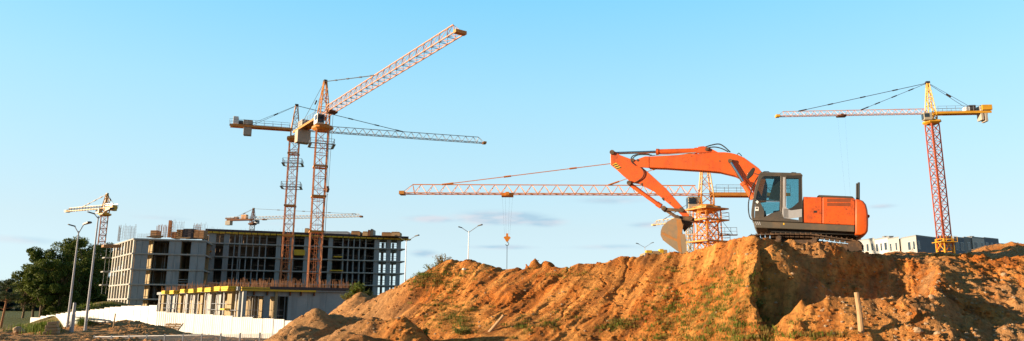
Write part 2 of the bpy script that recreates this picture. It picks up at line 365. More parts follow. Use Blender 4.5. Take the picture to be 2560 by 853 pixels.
cols = {
 -500:[(30,862),(36,852),(43,840),(48,832),(52,826),(60,zz(-1.8)),(125,zz(-2.4)),(150,zz(-2.2))],
 60:[(30,862),(36,852),(43,842),(48,834),(52,826),(60,zz(-1.8)),(125,zz(-2.4)),(150,zz(-2))],
 150:[(30,860),(36,850),(43,840),(48,828),(52,818),(60,zz(-1.6)),(118,zz(-2.2)),(150,zz(-1.8))],
 215:[(30,860),(36,850),(43,836),(48,822),(52,808),(60,zz(-1.2)),(100,zz(-1.6)),(150,zz(-1.5))],
 330:[(30,860),(36,850),(43,838),(48,822),(52,807),(60,zz(-1.0)),(82,zz(-.9)),(150,zz(-1.5))],
 385:[(30,860),(36,850),(43,840),(48,828),(52,814),(60,zz(-.9)),(76,zz(-.8)),(150,zz(-1.5))],
 440:[(30,862),(36,853),(43,845),(48,838),(52,833),(60,zz(-1.0)),(75,zz(-1.1)),(150,zz(-1.5))],
 600:[(30,864),(36,856),(43,850),(48,847),(52,846),(60,zz(-1.75)),(80,zz(-2.0)),(150,zz(-1.5))],
 760:[(28,872),(32,868),(36,864),(42,860),(50,856),(60,zz(-1.9)),(84,zz(-2.1)),(150,zz(-1.5))],
 860:[(27,885),(31,872),(34,860),(37,845),(41,822),(46,zz(-.9)),(84,zz(-2)),(150,zz(-1.5))],
 940:[(27,885),(30,868),(33,835),(36,812),(40,788),(45,zz(-.3)),(70,zz(-1.5)),(150,zz(-1.5))],
 1000:[(27,888),(30,855),(33,805),(36,768),(40,740),(45,zz(0)),(70,zz(-1.5)),(150,zz(-1.5))],
 1050:[(27,888),(30,845),(33,780),(36,742),(39,707),(44,zz(.3)),(70,zz(-1.5)),(150,zz(-1.5))],
 1100:[(27,885),(30,826),(33,766),(35.5,712),(38,666),(43,zz(.6)),(70,zz(-1.5)),(150,zz(-1.5))],
 1180:[(27,888),(30,818),(32.5,755),(35,698),(37,652),(42,zz(.6)),(70,zz(-1.5)),(150,zz(-1.5))],
 1255:[(26.5,890),(29.5,815),(32,760),(34.5,706),(36.5,672),(41,zz(.6)),(70,zz(-1.5)),(150,zz(-1.5))],
 1330:[(26.3,890),(29.2,813),(31.8,757),(34,705),(36,669),(40,zz(.6)),(70,zz(-1.5)),(150,zz(-1.5))],
 1400:[(26,890),(29,812),(31.5,755),(33.5,705),(35.3,669),(40,zz(.6)),(70,zz(-1.5)),(150,zz(-1.5))],
 1560:[(26,890),(28.5,810),(30.5,750),(32.5,690),(34.2,642),(39,zz(.9)),(70,zz(-1.5)),(150,zz(-1.5))],
 1700:[(25,890),(27.5,805),(29.7,740),(32,675),(34,634),(39,zz(1)),(70,zz(-1.5)),(150,zz(-1.5))],
 1780:[(23.,890),(25.5,810),(27.8,740),(29.8,665),(31.2,612),(37,zz(3.0)),(50,zz(-1.)),(150,zz(-1.5))],
 1850:[(22,890),(23.6,815),(25.4,740),(27.4,655),(29.2,589),(36.5,zz(4.2)),(48,zz(-.5)),(150,zz(-1.5))],
 1886:[(21.5,890),(23.2,805),(25.2,712),(27.1,630),(28.7,592),(36.5,zz(4.2)),(48,zz(-.5)),(150,zz(-1.5))],
 1912:[(21.5,890),(23.0,832),(25.6,zz(1.1)),(28.2,705),(29.2,601),(36.5,zz(4.1)),(48,zz(-.5)),(150,zz(-1.5))],
 1960:[(21,890),(22.8,792),(25.6,zz(.6)),(28.3,705),(29.2,607),(36.5,zz(4.1)),(48,zz(0)),(150,zz(-1.5))],
 2080:[(20.5,885),(22.4,746),(25.6,zz(.4)),(27.8,705),(28.7,612),(36.5,zz(4.0)),(50,zz(1.5)),(150,zz(-1.5))],
 2150:[(20,885),(22.2,742),(25.4,zz(.3)),(27.9,700),(28.8,632),(39,zz(4.2)),(58,zz(3.8)),(150,zz(-1.5))],
 2240:[(20,885),(22,742),(25.4,zz(.4)),(28.4,706),(29.6,650),(40,630),(60,zz(4.2)),(150,zz(-1.5))],
 2300:[(20,882),(22,738),(25.2,zz(.9)),(28.2,704),(29.6,650),(40,632),(60,zz(4.2)),(150,zz(-1.5))],
 2345:[(20,880),(22.3,745),(24.8,712),(27.6,676),(29.8,645),(40,632),(60,zz(4.2)),(150,zz(-1.5))],
 2400:[(20,880),(22.3,802),(24.8,748),(28,695),(30.5,642),(40,634),(60,zz(4.2)),(150,zz(-1.5))],
 2480:[(20,880),(22.5,812),(25,757),(28,700),(31,644),(40,628),(60,zz(4.2)),(150,zz(-1.5))],
 2525:[(20,880),(22.5,812),(25,757),(28,700),(31,642),(40,614),(60,zz(4.5)),(150,zz(-1.5))],
 2600:[(20,880),(22.5,812),(25,757),(28,700),(31,644),(40,616),(60,zz(4.5)),(150,zz(-1.5))],
 3300:[(20,880),(22.5,812),(25,757),(28,700),(31,644),(40,620),(60,zz(4.5)),(150,zz(-1.5))],
}
NL = 8; LU = [[] for _ in range(NL)]; LY = [[] for _ in range(NL)]; LZ = [[] for _ in range(NL)]
for px in sorted(cols):
    for k, (Y, q) in enumerate(cols[px]):
        if isinstance(q, tuple): p = P(px, 760, Y); z = q[1]
        else: p = P(px, q, Y); z = p.z
        LU[k].append(p.x/Y); LY[k].append(Y); LZ[k].append(z)
CONES = []   # x, y, ztop, slope, stretch_x, stretch_y, roundness
def cone(px, py, Y, slope, sx=1, sy=1, rnd=.4):
    p = P(px, py, Y); CONES.append((p.x, p.y, p.z, slope, sx, sy, rnd))
cone(792,771,30,.82,.95,1.1,.2); cone(840,783,30.6,.8,1.2,1.,.3); cone(880,788,31,.8,1.3,1,.3)
cone(925,791,27.6,.72,1.15,1.1,.3); cone(1000,795,27.2,.78,1.0,1.1,.25); cone(965,797,27.3,.8,1.3,1,.3); cone(870,835,25.6,.5,1.5,.8,.4); cone(745,815,28.5,.7,1,1,.3)
cone(903,733,43,.8,1.0,1.2,.3); cone(940,739,43.5,.8,1.3,1.2,.4)
cone(1140,652,37.6,.95,1.6,1,.6); cone(1175,651,37.2,.95,1.2,1,.4); cone(1340,650,36.3,1.1,.8,.8,.15); cone(1368,652,36.4,1.1,.9,.8,.2); cone(1318,660,36.2,1.1,.5,.6,.1)
cone(1560,638,34.4,.9,1.5,1,.4); cone(275,752,124,.55,1.5,1.0,1.5); cone(2505,609,41,.7,1.4,1,.7); cone(1440,660,35,.9,1.4,.8,.3)
cone(215,804,50,.5,1.2,1,.3); cone(130,818,46,.5,1.6,1,.3); cone(325,803,53,.45,2,1,.4); cone(2005,752,22.8,.9,.6,.6,.1); cone(2230,648,30,.8,1.5,1,.3)
cone(2440,692,28.3,.8,.7,1.5,.2); cone(2415,745,26,.8,.7,1.8,.2); cone(2545,655,30.5,.8,1.0,1.2,.3); cone(2490,760,25.5,.8,.9,1.8,.2); cone(2352,650,29.6,.9,.8,1.0,.2)
cone(1915,612,28.0,.9,.8,.9,.4)
cone(2400,815,22,.7,1.2,.8,.2); cone(2240,825,21.6,.8,.8,.7,.15); cone(2070,790,21.9,.8,.6,.7,.15); cone(1990,800,22,.8,.5,.7,.12)
def terrain(x, y, detail=True):
    x = np.asarray(x, float); y = np.asarray(y, float)
    yc = np.maximum(y, 1.0)
    wy = y + np.where(y < 60, .55*fbm(x*.35, y*.35, 3, 5), 0); wx = x + .45*fbm(x*.4+9, y*.4, 3, 9)
    u = wx/np.maximum(wy, 1.0)
    Ys = [np.full_like(u, -50.), np.full_like(u, 3.), np.full_like(u, 14.)]; Zs = [np.full_like(u, 0.)]*2+[np.full_like(u, .05)]
    for k in range(NL):
        Ys.append(np.interp(u, LU[k], LY[k])); Zs.append(np.interp(u, LU[k], LZ[k]))
    Ys.append(np.full_like(u, 5000.)); Zs.append(np.full_like(u, -1.5))
    z = Zs[-1].copy()
    for k in range(len(Ys)-2, -1, -1):
        t = np.clip((wy-Ys[k])/np.maximum(Ys[k+1]-Ys[k], 1e-3), 0, 1)
        z = np.where(wy <= Ys[k+1], Zs[k]*(1-t)+Zs[k+1]*t, z)
    for (cx, cy, ct, sl_, sx_, sy_, rn) in CONES:
        d = np.sqrt(((wx-cx)/sx_)**2 + ((wy-cy)/sy_)**2 + rn*rn)-rn
        zc = ct - sl_*d
        h = np.clip(.5+.5*(zc-z)/.25, 0, 1); z = z*(1-h)+zc*h + .25*h*(1-h)*.5
    amp = np.clip((y-8)/10, 0, 1)*np.clip((140-y)/60, 0, 1)
    if detail:
        gx = x*.87-y*.5; gy = x*.5+y*.87
        d1 = .12*fbm(x*.55, y*.55, 4, 21)
        gl = -.07*np.clip(1-np.abs(vn(gx*.8+1.0*fbm(x*.8, y*.8, 2, 3), gy*.25, 33))*6, 0, 1)+.02 + .10*vn(gx*2.4+.6*fbm(x,y,2,8), gy*.35, 35) + .07*vn(gx*6+.5*fbm(x,y,2,8), gy*.8, 36)
        rough = np.clip(.38+1.3*fbm(x*.3, y*.3, 2, 61), .18, 1.1) + np.clip((x-9)/4, 0, 1)*np.clip((34-y)/5, 0, 1)*1.0
        d2 = .085*rough*fbm(x*2.2, y*2.2, 4, 51, .62)
        lump = rough*np.maximum(fbm(x*2.1, y*2.1, 3, 71, .6)-.2, 0)*.22
        d3 = .038*rough*fbm(x*7, y*7, 3, 91, .7)
        z = z + amp*(d1+gl+d2+lump+d3)
    # levelled pad under the excavator
    ex = (x-M0.x); ey = (y-M0.y); la = ex*AX.x+ey*AX.y; ln_ = ex*AN.x+ey*AN.y
    inp = np.clip((3.4-np.abs(la+.3))/.8, 0, 1)*np.clip((1.75-np.abs(ln_))/.35, 0, 1)
    z = np.where(inp > 0, z*(1-inp)+np.minimum(z, PADZ-.03*la*-1)*inp, z)
    return z
EXR = R(20)
AX = V(-math.cos(EXR), math.sin(EXR), 0); AN = V(-math.sin(EXR), -math.cos(EXR), 0)
M0 = P(2012, 604, 32.0); PADZ = M0.z - .45
def tz(x, y): return float(terrain(np.array([x]), np.array([y]))[0])

nu = 1450
us = np.concatenate([np.linspace(-1.25, -.72, 60, endpoint=False), np.linspace(-.72, .74, nu), np.linspace(.745, 1.25, 50)])
ys = np.concatenate([np.geomspace(2, 18, 50, endpoint=False), np.linspace(18, 42, 520, endpoint=False), np.linspace(42, 60, 150, endpoint=False), np.geomspace(60, 160, 90, endpoint=False), np.geomspace(160, 6000, 40)])
U, YY = np.meshgrid(us, ys); X = U*YY
Z = terrain(X, YY)
# slump rough edges sideways a little so the face is not a pure height field
XX = X + np.clip((YY-15)/5, 0, 1)*np.clip((60-YY)/10, 0, 1)*.10*fbm(X*3, YY*3+Z*3, 3, 120)
vv = np.stack([XX, YY, Z], -1).reshape(-1, 3).astype(np.float32)
ny, nx = U.shape
idx = np.arange(ny*nx).reshape(ny, nx)
q = np.stack([idx[:-1,:-1], idx[:-1,1:], idx[1:,1:], idx[1:,:-1]], -1).reshape(-1, 4).astype(np.int32)
me = bpy.data.meshes.new('ground'); me.vertices.add(len(vv)); me.vertices.foreach_set('co', vv.ravel())
me.loops.add(q.size); me.loops.foreach_set('vertex_index', q.ravel()); me.polygons.add(len(q))
me.polygons.foreach_set('loop_start', np.arange(0, q.size, 4, dtype=np.int32)); me.polygons.foreach_set('loop_total', np.full(len(q), 4, dtype=np.int32))
me.update(calc_edges=True); me.materials.append(MT['soil']); me.polygons.foreach_set('use_smooth', [True]*len(q))
g = bpy.data.objects.new('ground', me); COL.objects.link(g); tag(g, kind='structure')
mb = MB(); mb.face([(-6000,-3000,-4),(6000,-3000,-4),(6000,6500,-4),(-6000,6500,-4)])
tag(mb.build('lower_ground', 'soil'), kind='structure')

def quads(name, pts, size, mat, parent=None, origin=None, flat=0., aspect=1.):
    """many small leaf faces at pts (N,3)"""
    n = len(pts); a = rng.normal(size=(n, 3)); a[:, 2] *= (1-flat); a /= np.linalg.norm(a, axis=1)[:, None]
    b_ = rng.normal(size=(n, 3)); b_ -= (b_*a).sum(1)[:, None]*a; b_ /= np.linalg.norm(b_, axis=1)[:, None]
    s_ = (size*rng.uniform(.6, 1.3, n))[:, None]
    v4 = np.stack([pts-a*s_, pts-b_*s_*aspect*.6, pts+a*s_, pts+b_*s_*aspect*.6], 1).reshape(-1, 3)
    if parent is not None: inv = WM[parent.name].inverted()
    else: inv = Matrix.Translation(-Vector(origin)) if origin is not None else Matrix.Identity(4)
    v4 = v4 @ np.array(inv.to_3x3()).T + np.array(inv.to_translation())
    me = bpy.data.meshes.new(name); me.vertices.add(len(v4)); me.vertices.foreach_set('co', v4.astype(np.float32).ravel())
    L = np.arange(4*n, dtype=np.int32); me.loops.add(4*n); me.loops.foreach_set('vertex_index', L); me.polygons.add(n)
    me.polygons.foreach_set('loop_start', L[::4].copy()); me.polygons.foreach_set('loop_total', np.full(n, 4, dtype=np.int32)); me.update(calc_edges=True)
    me.materials.append(MT[mat]); o = bpy.data.objects.new(name, me); COL.objects.link(o)
    if parent is not None: o.parent = parent; WM[o.name] = WM[parent.name]
    elif origin is not None: o.location = origin
    return o

# ------------------------------------------------------------------ clods, stones, grass
def on_face(px, py, y0=17, y1=60):
    """march a viewing ray to the terrain: gives a place on the slope"""
    px = np.asarray(px, float); py = np.asarray(py, float)
    d = np.array(rt)[None]*((px-1280)/F)[:, None] + np.array(up)[None]*((426.5-py)/F)[:, None] + np.array(fw)[None]
    d = d/d[:, 1:2]; hit = np.full(len(px), np.nan); t = np.full(len(px), float(y0))
    done = np.zeros(len(px), bool)
    while True:
        x = d[:, 0]*t; z = CAM.z+d[:, 2]*t; tzv = terrain(x, t)
        new = (~done) & (z < tzv); hit[new] = t[new]; done |= new
        t = t+.12
        if t[0] > y1 or done.all(): break
    ok = ~np.isnan(hit); Y = hit[ok]; x = d[ok, 0]*Y
    return np.stack([x, Y, terrain(x, Y)], 1)
pts = on_face(rng.uniform(-40, 2620, 9000), rng.uniform(585, 858, 9000))
keep = vn(pts[:, 0]*.5, pts[:, 1]*.5, 400)+rng.uniform(-.5, .5, len(pts)) > -.15
pts = pts[keep]
mb = MB()
for i, p in enumerate(pts):
    mb.rock(V(*p)+V(0,0,.005), .015+.08*random.random()**3)
tag(mb.build('soil_clods', 'soil'), 'loose clods of earth scattered over the orange soil bank', 'soil clods', kind='stuff')
pts = on_face(np.concatenate([rng.uniform(690, 2600, 420), rng.uniform(2050, 2600, 260)]), np.concatenate([rng.uniform(600, 858, 420), rng.uniform(700, 858, 260)]))
mb = MB()
for p in pts: mb.rock(V(*p)+V(0,0,.0), .02+.06*random.random()**3)
tag(mb.build('gravel', 'stone'), 'pale pebbles and stones lying on the soil bank', 'gravel', kind='stuff')

def blades(pts, hmin, hmax, n, spread, mat, name, parent=None, origin=None, wd=.018, lean=.35):
    mb = MB()
    for p in pts:
        p = V(*p)
        for k in range(n):
            a = random.uniform(0, 6.28); r_ = random.random()*spread
            b0 = p+V(math.cos(a)*r_, math.sin(a)*r_, -.03); h = random.uniform(hmin, hmax); l = random.uniform(.05, lean)*h
            tp = b0+V(math.cos(a)*l, math.sin(a)*l, h); md = b0.lerp(tp, .55)+V(0,0,h*.06); sd = V(-math.sin(a), math.cos(a), 0)*wd
            mb.add([b0-sd, b0+sd, md+sd*.8, md-sd*.8, tp], [(0,1,2,3),(3,2,4)])
    return mb.build(name, mat, parent, origin)
def gr(cx, cy, wx, wy, n): return rng.normal(cx, wx, n), rng.normal(cy, wy, n)
ga = [gr(1780,740,45,40,200), gr(1850,690,22,25,70), gr(1700,800,60,30,150), gr(1545,815,22,8,50), gr(1850,830,45,16,120), gr(1110,765,25,30,70), gr(1150,800,20,20,50),
      gr(1060,695,35,14,130), gr(1330,812,40,8,50), gr(1440,690,30,8,20), gr(1655,700,20,25,15), gr(2010,845,60,5,40), gr(1300,650,200,30,10), gr(1750,850,80,8,100), gr(1130,690,40,14,30), gr(1400,790,200,40,40)]
gp = on_face(np.concatenate([a[0] for a in ga]), np.concatenate([a[1] for a in ga]))
tag(blades(gp[::2], .04, .15, 20, .24, 'grass', 'green_grass', wd=.010), 'sparse green grass tufts on the soil slope below the excavator', 'grass', kind='stuff')
tag(blades(gp[1::2]+np.array([[.1,-.1,0]]), .04, .17, 18, .3, 'drygrass', 'dry_grass', wd=.009), 'dry yellow grass growing among the green tufts on the slope', 'dry grass', kind='stuff')
gl_ = on_face(np.concatenate([rng.normal(85, 30, 220), rng.normal(205, 12, 40)]), np.concatenate([rng.normal(822, 6, 220), rng.uniform(806, 815, 40)]), 25, 70)
tag(blades(gl_, .25, .6, 9, .4, 'grass', 'tall_grass', wd=.014), 'tall bright green grass by the left end of the white fence', 'grass', kind='stuff')
# grass cap on the earth bank behind the fence
pp = []
for k in range(500):
    px = random.uniform(190, 330); Y = random.uniform(106, 122); p = P(px, 760, Y); pp.append((p.x, p.y, tz(p.x, p.y)))
tag(blades(pp, .3, .7, 7, .5, 'grass', 'bank_grass', wd=.05), 'green grass on the earth bank behind the white fence', 'grass', kind='stuff')

# ------------------------------------------------------------------ excavator
ex = thing('excavator', 'orange crawler excavator with grey cab standing on top of the soil mound', 'excavator', M0, rz=-EXR)
def Q(px, py, off): return PL(px, py, M0+AN*off, AN)      # a point on the plane 'off' metres toward the viewer side
def z1(x, y): return (1500+x/2.665, 340+y/2.665)
def z2(x, y): return (1820+x/2.665, 340+y/2.665)
def ext(mb, pts, off, th):
    near = [Q(*p, off) for p in pts]; mb.prism(near, [q-AN*th for q in near])
def cyl(mb, a, b_, r, off, n=12): mb.tube(Q(*a, off), Q(*b_, off), r, n=n)
def pin(mb, a, off, half, r): c = Q(*a, off); mb.tube(c+AN*half, c-AN*half, r, n=14)
def curve(pts, n=8):
    out = []
    P_ = [pts[0]]+pts+[pts[-1]]
    for i in range(1, len(P_)-2):
        for k in range(n):
            t = k/n; a, b_, c_, d_ = P_[i-1], P_[i], P_[i+1], P_[i+2]
            out.append(tuple(.5*((2*b_[j])+(-a[j]+c_[j])*t+(2*a[j]-5*b_[j]+4*c_[j]-d_[j])*t*t+(-a[j]+3*b_[j]-3*c_[j]+d_[j])*t**3) for j in range(2)))
    out.append(pts[-1]); return out
# boom
bt = [z1(*p) for p in [(322,137),(500,127),(690,115),(770,108),(830,108),(872,113),(915,124),(960,144),(1010,180)]]+[z2(*p) for p in [(205,215),(245,265),(262,330),(255,430)]]
bb_ = [z2(*p) for p in [(195,440),(175,385),(150,335)]]+[z1(*p) for p in [(960,292),(900,264),(800,240),(690,230),(560,222),(440,214),(322,210)]]
mb = MB(); ext(mb, bt+bb_, .27, .54); boom = mb.build('boom', 'orange', ex, bevel=.02)
mb = MB()
for o_ in (.29, -.19):
    ext(mb, [z1(*p) for p in [(240,158),(300,136),(326,136),(326,212),(262,208),(222,186),(214,168)]], o_, .10)
mb.build('boom_tip', 'orange', boom, bevel=.01)
mb = MB(); ext(mb, [z1(*p) for p in [(640,112),(655,72),(690,68),(735,82),(785,108)]], .2, .12); ext(mb, [z1(*p) for p in [(640,112),(655,72),(690,68),(735,82),(785,108)]], -.08, .12)
mb.build('cylinder_bracket', 'orange', boom)
for a, r_, h_ in [(z1(226,168), .085, .33), (z1(258,170), .06, .31), (z1(870,177), .10, .45), (z1(716,96), .085, .3), (z1(800,174), .03, .285)]: mb = MB(); pin(mb, a, 0, h_, r_); mb.build('pivot_pin', 'track', boom)
# weld line and stains are in the paint; steel tube along boom
mb = MB(); mb.path([Q(*p, .12) for p in [z1(330,132), z1(500,120), z1(640,110)]], .02); mb.build('hydraulic_pipe', 'silver', boom)
# arm
mb = MB(); ext(mb, [z1(*p) for p in [(68,104),(88,99),(108,107),(130,126),(190,148),(222,160),(260,192),(330,250),(440,350),(560,486),(600,535),(575,545),(545,530),(480,468),(350,362),(252,312),(198,306),(185,290),(150,262),(112,226),(70,192)]], .21, .42)
arm = mb.build('arm', 'orange', ex, bevel=.02)
for a, r_, h_ in [(z1(88,116), .12, .3), (z1(200,318), .11, .3), (z1(283,325), .05, .23), (z1(423,421), .05, .23), (z1(548,497), .12, .32), (z1(470,450), .03, .22)]: mb = MB(); pin(mb, a, 0, h_, r_); mb.build('pivot_pin', 'track', arm)
mb = MB(); ext(mb, [z1(*p) for p in [(81,192),(107,178),(143,212),(117,226)]], .215, .004); sg = mb.build('warning_plate', 'yellowbeam', arm)
for k in range(3):
    def hz(a_, b_): return z1(81+26*a_+36*b_, 192-14*a_+34*b_)
    t = .06+k*.33; mb = MB(); ext(mb, [hz(0, t), hz(1, t-.0+.0), hz(1, t+.16), hz(0, t+.16)] if False else [hz(0, t), hz(1, min(1, t+.12)), hz(1, min(1, t+.28)), hz(0, t+.16)], .221, .004); mb.build('hazard_stripe', 'black', sg)
# arm cylinder
mb = MB(); cyl(mb, z1(375,106), z1(690,98), .125, 0, 16); cyl(mb, z1(375,106), z1(392,106), .155, 0, 16); cyl(mb, z1(630,99), z1(648,98), .15, 0, 16)
ac = mb.build('arm_cylinder', 'orange', ex, smooth=False)
mb = MB(); cyl(mb, z1(92,115), z1(376,106), .065, 0, 12); mb.build('piston_rod', 'chrome', ac)
mb = MB(); mb.path([Q(*p, .1) for p in [z1(400,95), z1(640,86), z1(665,74)]], .022); mb.build('hydraulic_pipe', 'orange', ac)
# boom cylinders
for off in (.42, -.42):
    mb = MB(); cyl(mb, z1(958,315), z1(1020,420), .13, off, 16); cyl(mb, z1(952,308), z1(964,326), .155, off, 16); bc = mb.build('boom_cylinder', 'orange', ex)
    mb = MB(); cyl(mb, z1(872,180), z1(958,316), .07, off, 12); mb.build('piston_rod', 'chrome', bc)
# bucket cylinder and linkage
mb = MB(); cyl(mb, z1(212,330), z1(395,462), .10, 0, 16); cyl(mb, z1(378,450), z1(408,470), .125, 0, 16); bk = mb.build('bucket_cylinder', 'orange', ex)
mb = MB(); cyl(mb, z1(400,466), z1(432,488), .06, 0, 12); mb.build('piston_rod', 'chrome', bk)
for off in (.26, -.26):
    mb = MB(); mb.bar(Q(*z1(430,488), off), Q(*z1(548,498), off), .07, .15); mb.build('bucket_link', 'track', ex, bevel=.01)
mb = MB(); mb.bar(Q(*z1(430,488), 0), Q(*z1(520,548), 0), .25, .15); pin(mb, z1(430,487), 0, .34, .12); lk = mb.build('tipping_link', 'track', ex, bevel=.01)
# bucket: two side plates, curved shell, lip and teeth
side = [z1(*p) for p in [(500,552),(455,575),(425,600),(412,632),(410,660),(425,690),(470,725),(520,762),(545,780),(566,770),(560,700),(548,640),(556,590),(540,560)]]
mb = MB(); HB = .62
for o_ in (HB, -HB+.05): ext(mb, side, o_, .05)
sh = [z1(*p) for p in [(540,560),(500,552),(455,575),(425,600),(412,632),(410,660),(425,690),(470,725),(520,762),(545,780)]]
for a, b_ in zip(sh, sh[1:]):
    p, q_ = Q(*a, HB-.002), Q(*b_, HB-.002); d_ = (q_-p).normalized(); nn = d_.cross(AN)*.05
    mb.prism([p, q_, q_+nn, p+nn], [p-AN*(2*HB-.004), q_-AN*(2*HB-.004), q_-AN*(2*HB-.004)+nn, p-AN*(2*HB-.004)+nn])
bu = mb.build('bucket', 'bucket', ex)
mb = MB(); ext(mb, [z1(*p) for p in [(412,655),(414,640),(470,668),(520,690),(518,706),(466,684)]], HB+.012, .012); mb.build('wear_strip', 'bucket_rust', bu)
mb = MB(); ext(mb, [z1(*p) for p in [(508,552),(540,560),(553,600),(545,650),(540,720),(545,779),(524,764),(512,690),(518,640)]], HB+.016, .014); mb.build('front_plate', 'bucket_rust', bu)
mb = MB()
for o_ in (HB+.025, -HB-.002): ext(mb, [z1(*p) for p in [(535,655),(566,652),(572,690),(575,788),(548,784),(540,720)]], o_, .023)
mb.build('side_cutter', 'bucket', bu)
for k in range(5):
    o_ = HB-.06-k*(2*HB-.12-.1)/4-.0
    mb = MB(); ext(mb, [z1(*p) for p in [(540,762),(572,762),(578,792),(566,800),(550,790)]], o_, .10); mb.build('tooth', 'bucket', bu)
for o_ in (.24, -.16):
    mb = MB(); ext(mb, [z1(*p) for p in [(500,556),(512,532),(600,536),(628,548),(630,566),(600,600),(560,640),(545,600)]], o_, .08)
    mb.build('bucket_ear', 'track', bu, bevel=.01)
for a in (z1(520,548), z1(605,552)): mb = MB(); pin(mb, a, 0, .33, .115); mb.build('pivot_pin', 'track', bu)
# hoses
def hose(name, pts, off, r_, par): mb = MB(); mb.path([Q(*p, off) for p in curve([z1(*q) for q in pts], 6)], r_); return mb.build(name, 'black', par, smooth=True)
hose('hydraulic_hose', [(330,122),(290,120),(240,125),(212,140),(208,165),(225,185),(265,205),(292,235),(288,270),(262,295),(225,315)], .26, .028, ex)
hose('hydraulic_hose', [(345,128),(300,125),(250,128),(218,150),(214,175),(240,198)], .31, .026, ex)
hose('hydraulic_hose', [(700,75),(740,62),(790,54),(825,70),(868,108)], .12, .03, ex)
hose('hydraulic_hose', [(705,82),(760,74),(810,84),(855,106)], .2, .028, ex)
hose('hydraulic_hose', [(915,124),(925,115),(945,135)], .1, .02, ex)
hose('hydraulic_hose', [(1062,262),(1020,330),(992,430),(990,500),(1000,545),(1018,560)], 1.0, .028, ex)
# upper structure
mb = MB(); ext(mb, [z2(*p) for p in [(165,566),(500,580),(845,596),(845,640),(600,628),(300,616),(186,612)]], 1.5, 3.0)
sk = mb.build('deck_skirt', 'skirt', ex, bevel=.03)
mb = MB(); ext(mb, [z2(*p) for p in [(250,616),(845,641),(880,664),(860,672),(840,660),(700,655),(560,650),(300,642)]], 1.15, 2.3); mb.build('belly_plate', 'black', ex)
mb = MB()
for k in range(3): ext(mb, [z2(*p) for p in [(180+k*12,572),(186+k*12,571),(196+k*12,593),(190+k*12,594)]], 1.506, .004)
mb.build('white_stripe', 'silver', sk)
mb = MB(); ext(mb, [z2(*p) for p in [(367,580),(376,580),(376,592),(367,592)]], 1.506, .004); mb.build('yellow_sticker', 'yellowbeam', sk)
for a, b_, nm in ((502, 626, 'side_door'), (630, 846, 'engine_door')):
    mb = MB(); ext(mb, [z2(a,405+(a-502)*.03),z2(b_,405+(b_-502)*.03),z2(b_,578+(b_-502)*.05),z2(a,578+(a-502)*.05)], 1.48, 2.96)
    dr = mb.build(nm, 'orange', ex, bevel=.025)
    if nm == 'engine_door':
        mb = MB()
        for k in range(22):
            for r0_, r1_ in ((417, 440), (446, 468)):
                x = 661+k*7.1; ext(mb, [z2(x,r0_),z2(x+4,r0_),z2(x+4,r1_),z2(x,r1_)], 1.486, .004)
        mb.build('vent_slots', 'rust', dr)
    else:
        mb = MB(); ext(mb, [z2(570,498),(z2(592,498)),z2(592,512),z2(570,512)], 1.487, .005); mb.build('door_latch', 'black', dr)
mb = MB(); ext(mb, [z2(*p) for p in [(590,408),(604,393),(830,402),(842,416)]], 1.1, 2.2); mb.build('engine_hood', 'darkgrey', ex, bevel=.03)
# counterweight: rounded end, traced side with corner rounded in plan
cw = [z2(*p) for p in [(849,418),(880,421),(906,432),(926,455),(936,490),(941,530),(941,590),(938,630),(925,652),(888,663),(849,657)]]
mb = MB(); half = 1.5; secs = [(half, 0.93), (half-.1, .975), (half-.35, 1.0), (0, 1.03), (-half+.35, 1.0), (-half+.1, .975), (-half, .93)]
loops = []
base = [Q(*p, half) for p in cw]; x0 = base[0].dot(-AX)
for off, k in secs:
    lp = []
    for p in base:
        dx = p.dot(-AX)-x0; zc = base[5].z; lp.append(p + (-AX)*(dx*(k-1)*(1. if dx > .05 else 0)*2.4) + AN*(off-half) + V(0,0,(p.z-zc)*(-.03 if abs(off) == half else 0)))
    loops.append(lp)
n = len(cw)
allv = [p for lp in loops for p in lp]; fs = [tuple(range(n)), tuple(range((len(secs)-1)*n, len(secs)*n))[::-1]]
for j in range(len(secs)-1):
    for i in range(n): fs.append((j*n+i, j*n+n+i, j*n+n+(i+1) % n, j*n+(i+1) % n))
mb.add(allv, fs); cwt_ = mb.build('counterweight', 'orange', ex, smooth=True, bevel=.04)
mb = MB(); ext(mb, [z2(*p) for p in [(905,510),(925,520),(944,528),(944,540),(925,532)]], 1.38, 2.7); mb.build('recess_band', 'rust', cwt_)
for x, t in ((860, 317), (871, 310)):
    mb = MB(); mb.tube(Q(*z2(x,425), .9), Q(*z2(x,t), .9), .045, n=12); mb.build('exhaust_pipe', 'black', ex)
# cab: frame of bars and panels with see-through glass
CO = 1.52; CT = 1.05
def cabpoly(pts): return [z2(*p) for p in pts]
outl = [(225,243),(480,250),(494,262),(498,576),(430,574),(162,562),(154,530),(155,500),(163,440),(176,370),(190,310),(205,262)]
mb = MB()
# roof, floor panel, pillars
cabp = mb
for off in (CO, CO-CT+.06):
    ext(mb, cabpoly([(225,243),(480,250),(494,262),(352,268),(240,268),(222,285),(196,370),(182,440),(176,500),(176,545),(162,562),(154,530),(155,500),(163,440),(176,370),(190,310),(205,262)]), off, .06)
    ext(mb, cabpoly([(350,266),(384,267),(386,262),(494,260),(498,576),(470,575),(472,500),(492,480),(490,275),(390,272),(386,545),(362,545),(346,505)]), off, .058)
    ext(mb, cabpoly([(176,545),(235,545),(290,515),(345,500),(362,545),(470,560),(470,576),(162,562)]), off, .062)
mb2 = MB(); near = [Q(*p, CO+.01) for p in cabpoly([(218,240),(484,247),(498,262),(205,259)])]; mb.prism(near, [q_-AN*(CT+.02) for q_ in near])
for a, b_ in (((162,562),(154,530)), ((154,530),(155,500)), ((155,500),(163,440)), ((498,576),(498,500)), ((498,500),(494,262))):
    pass
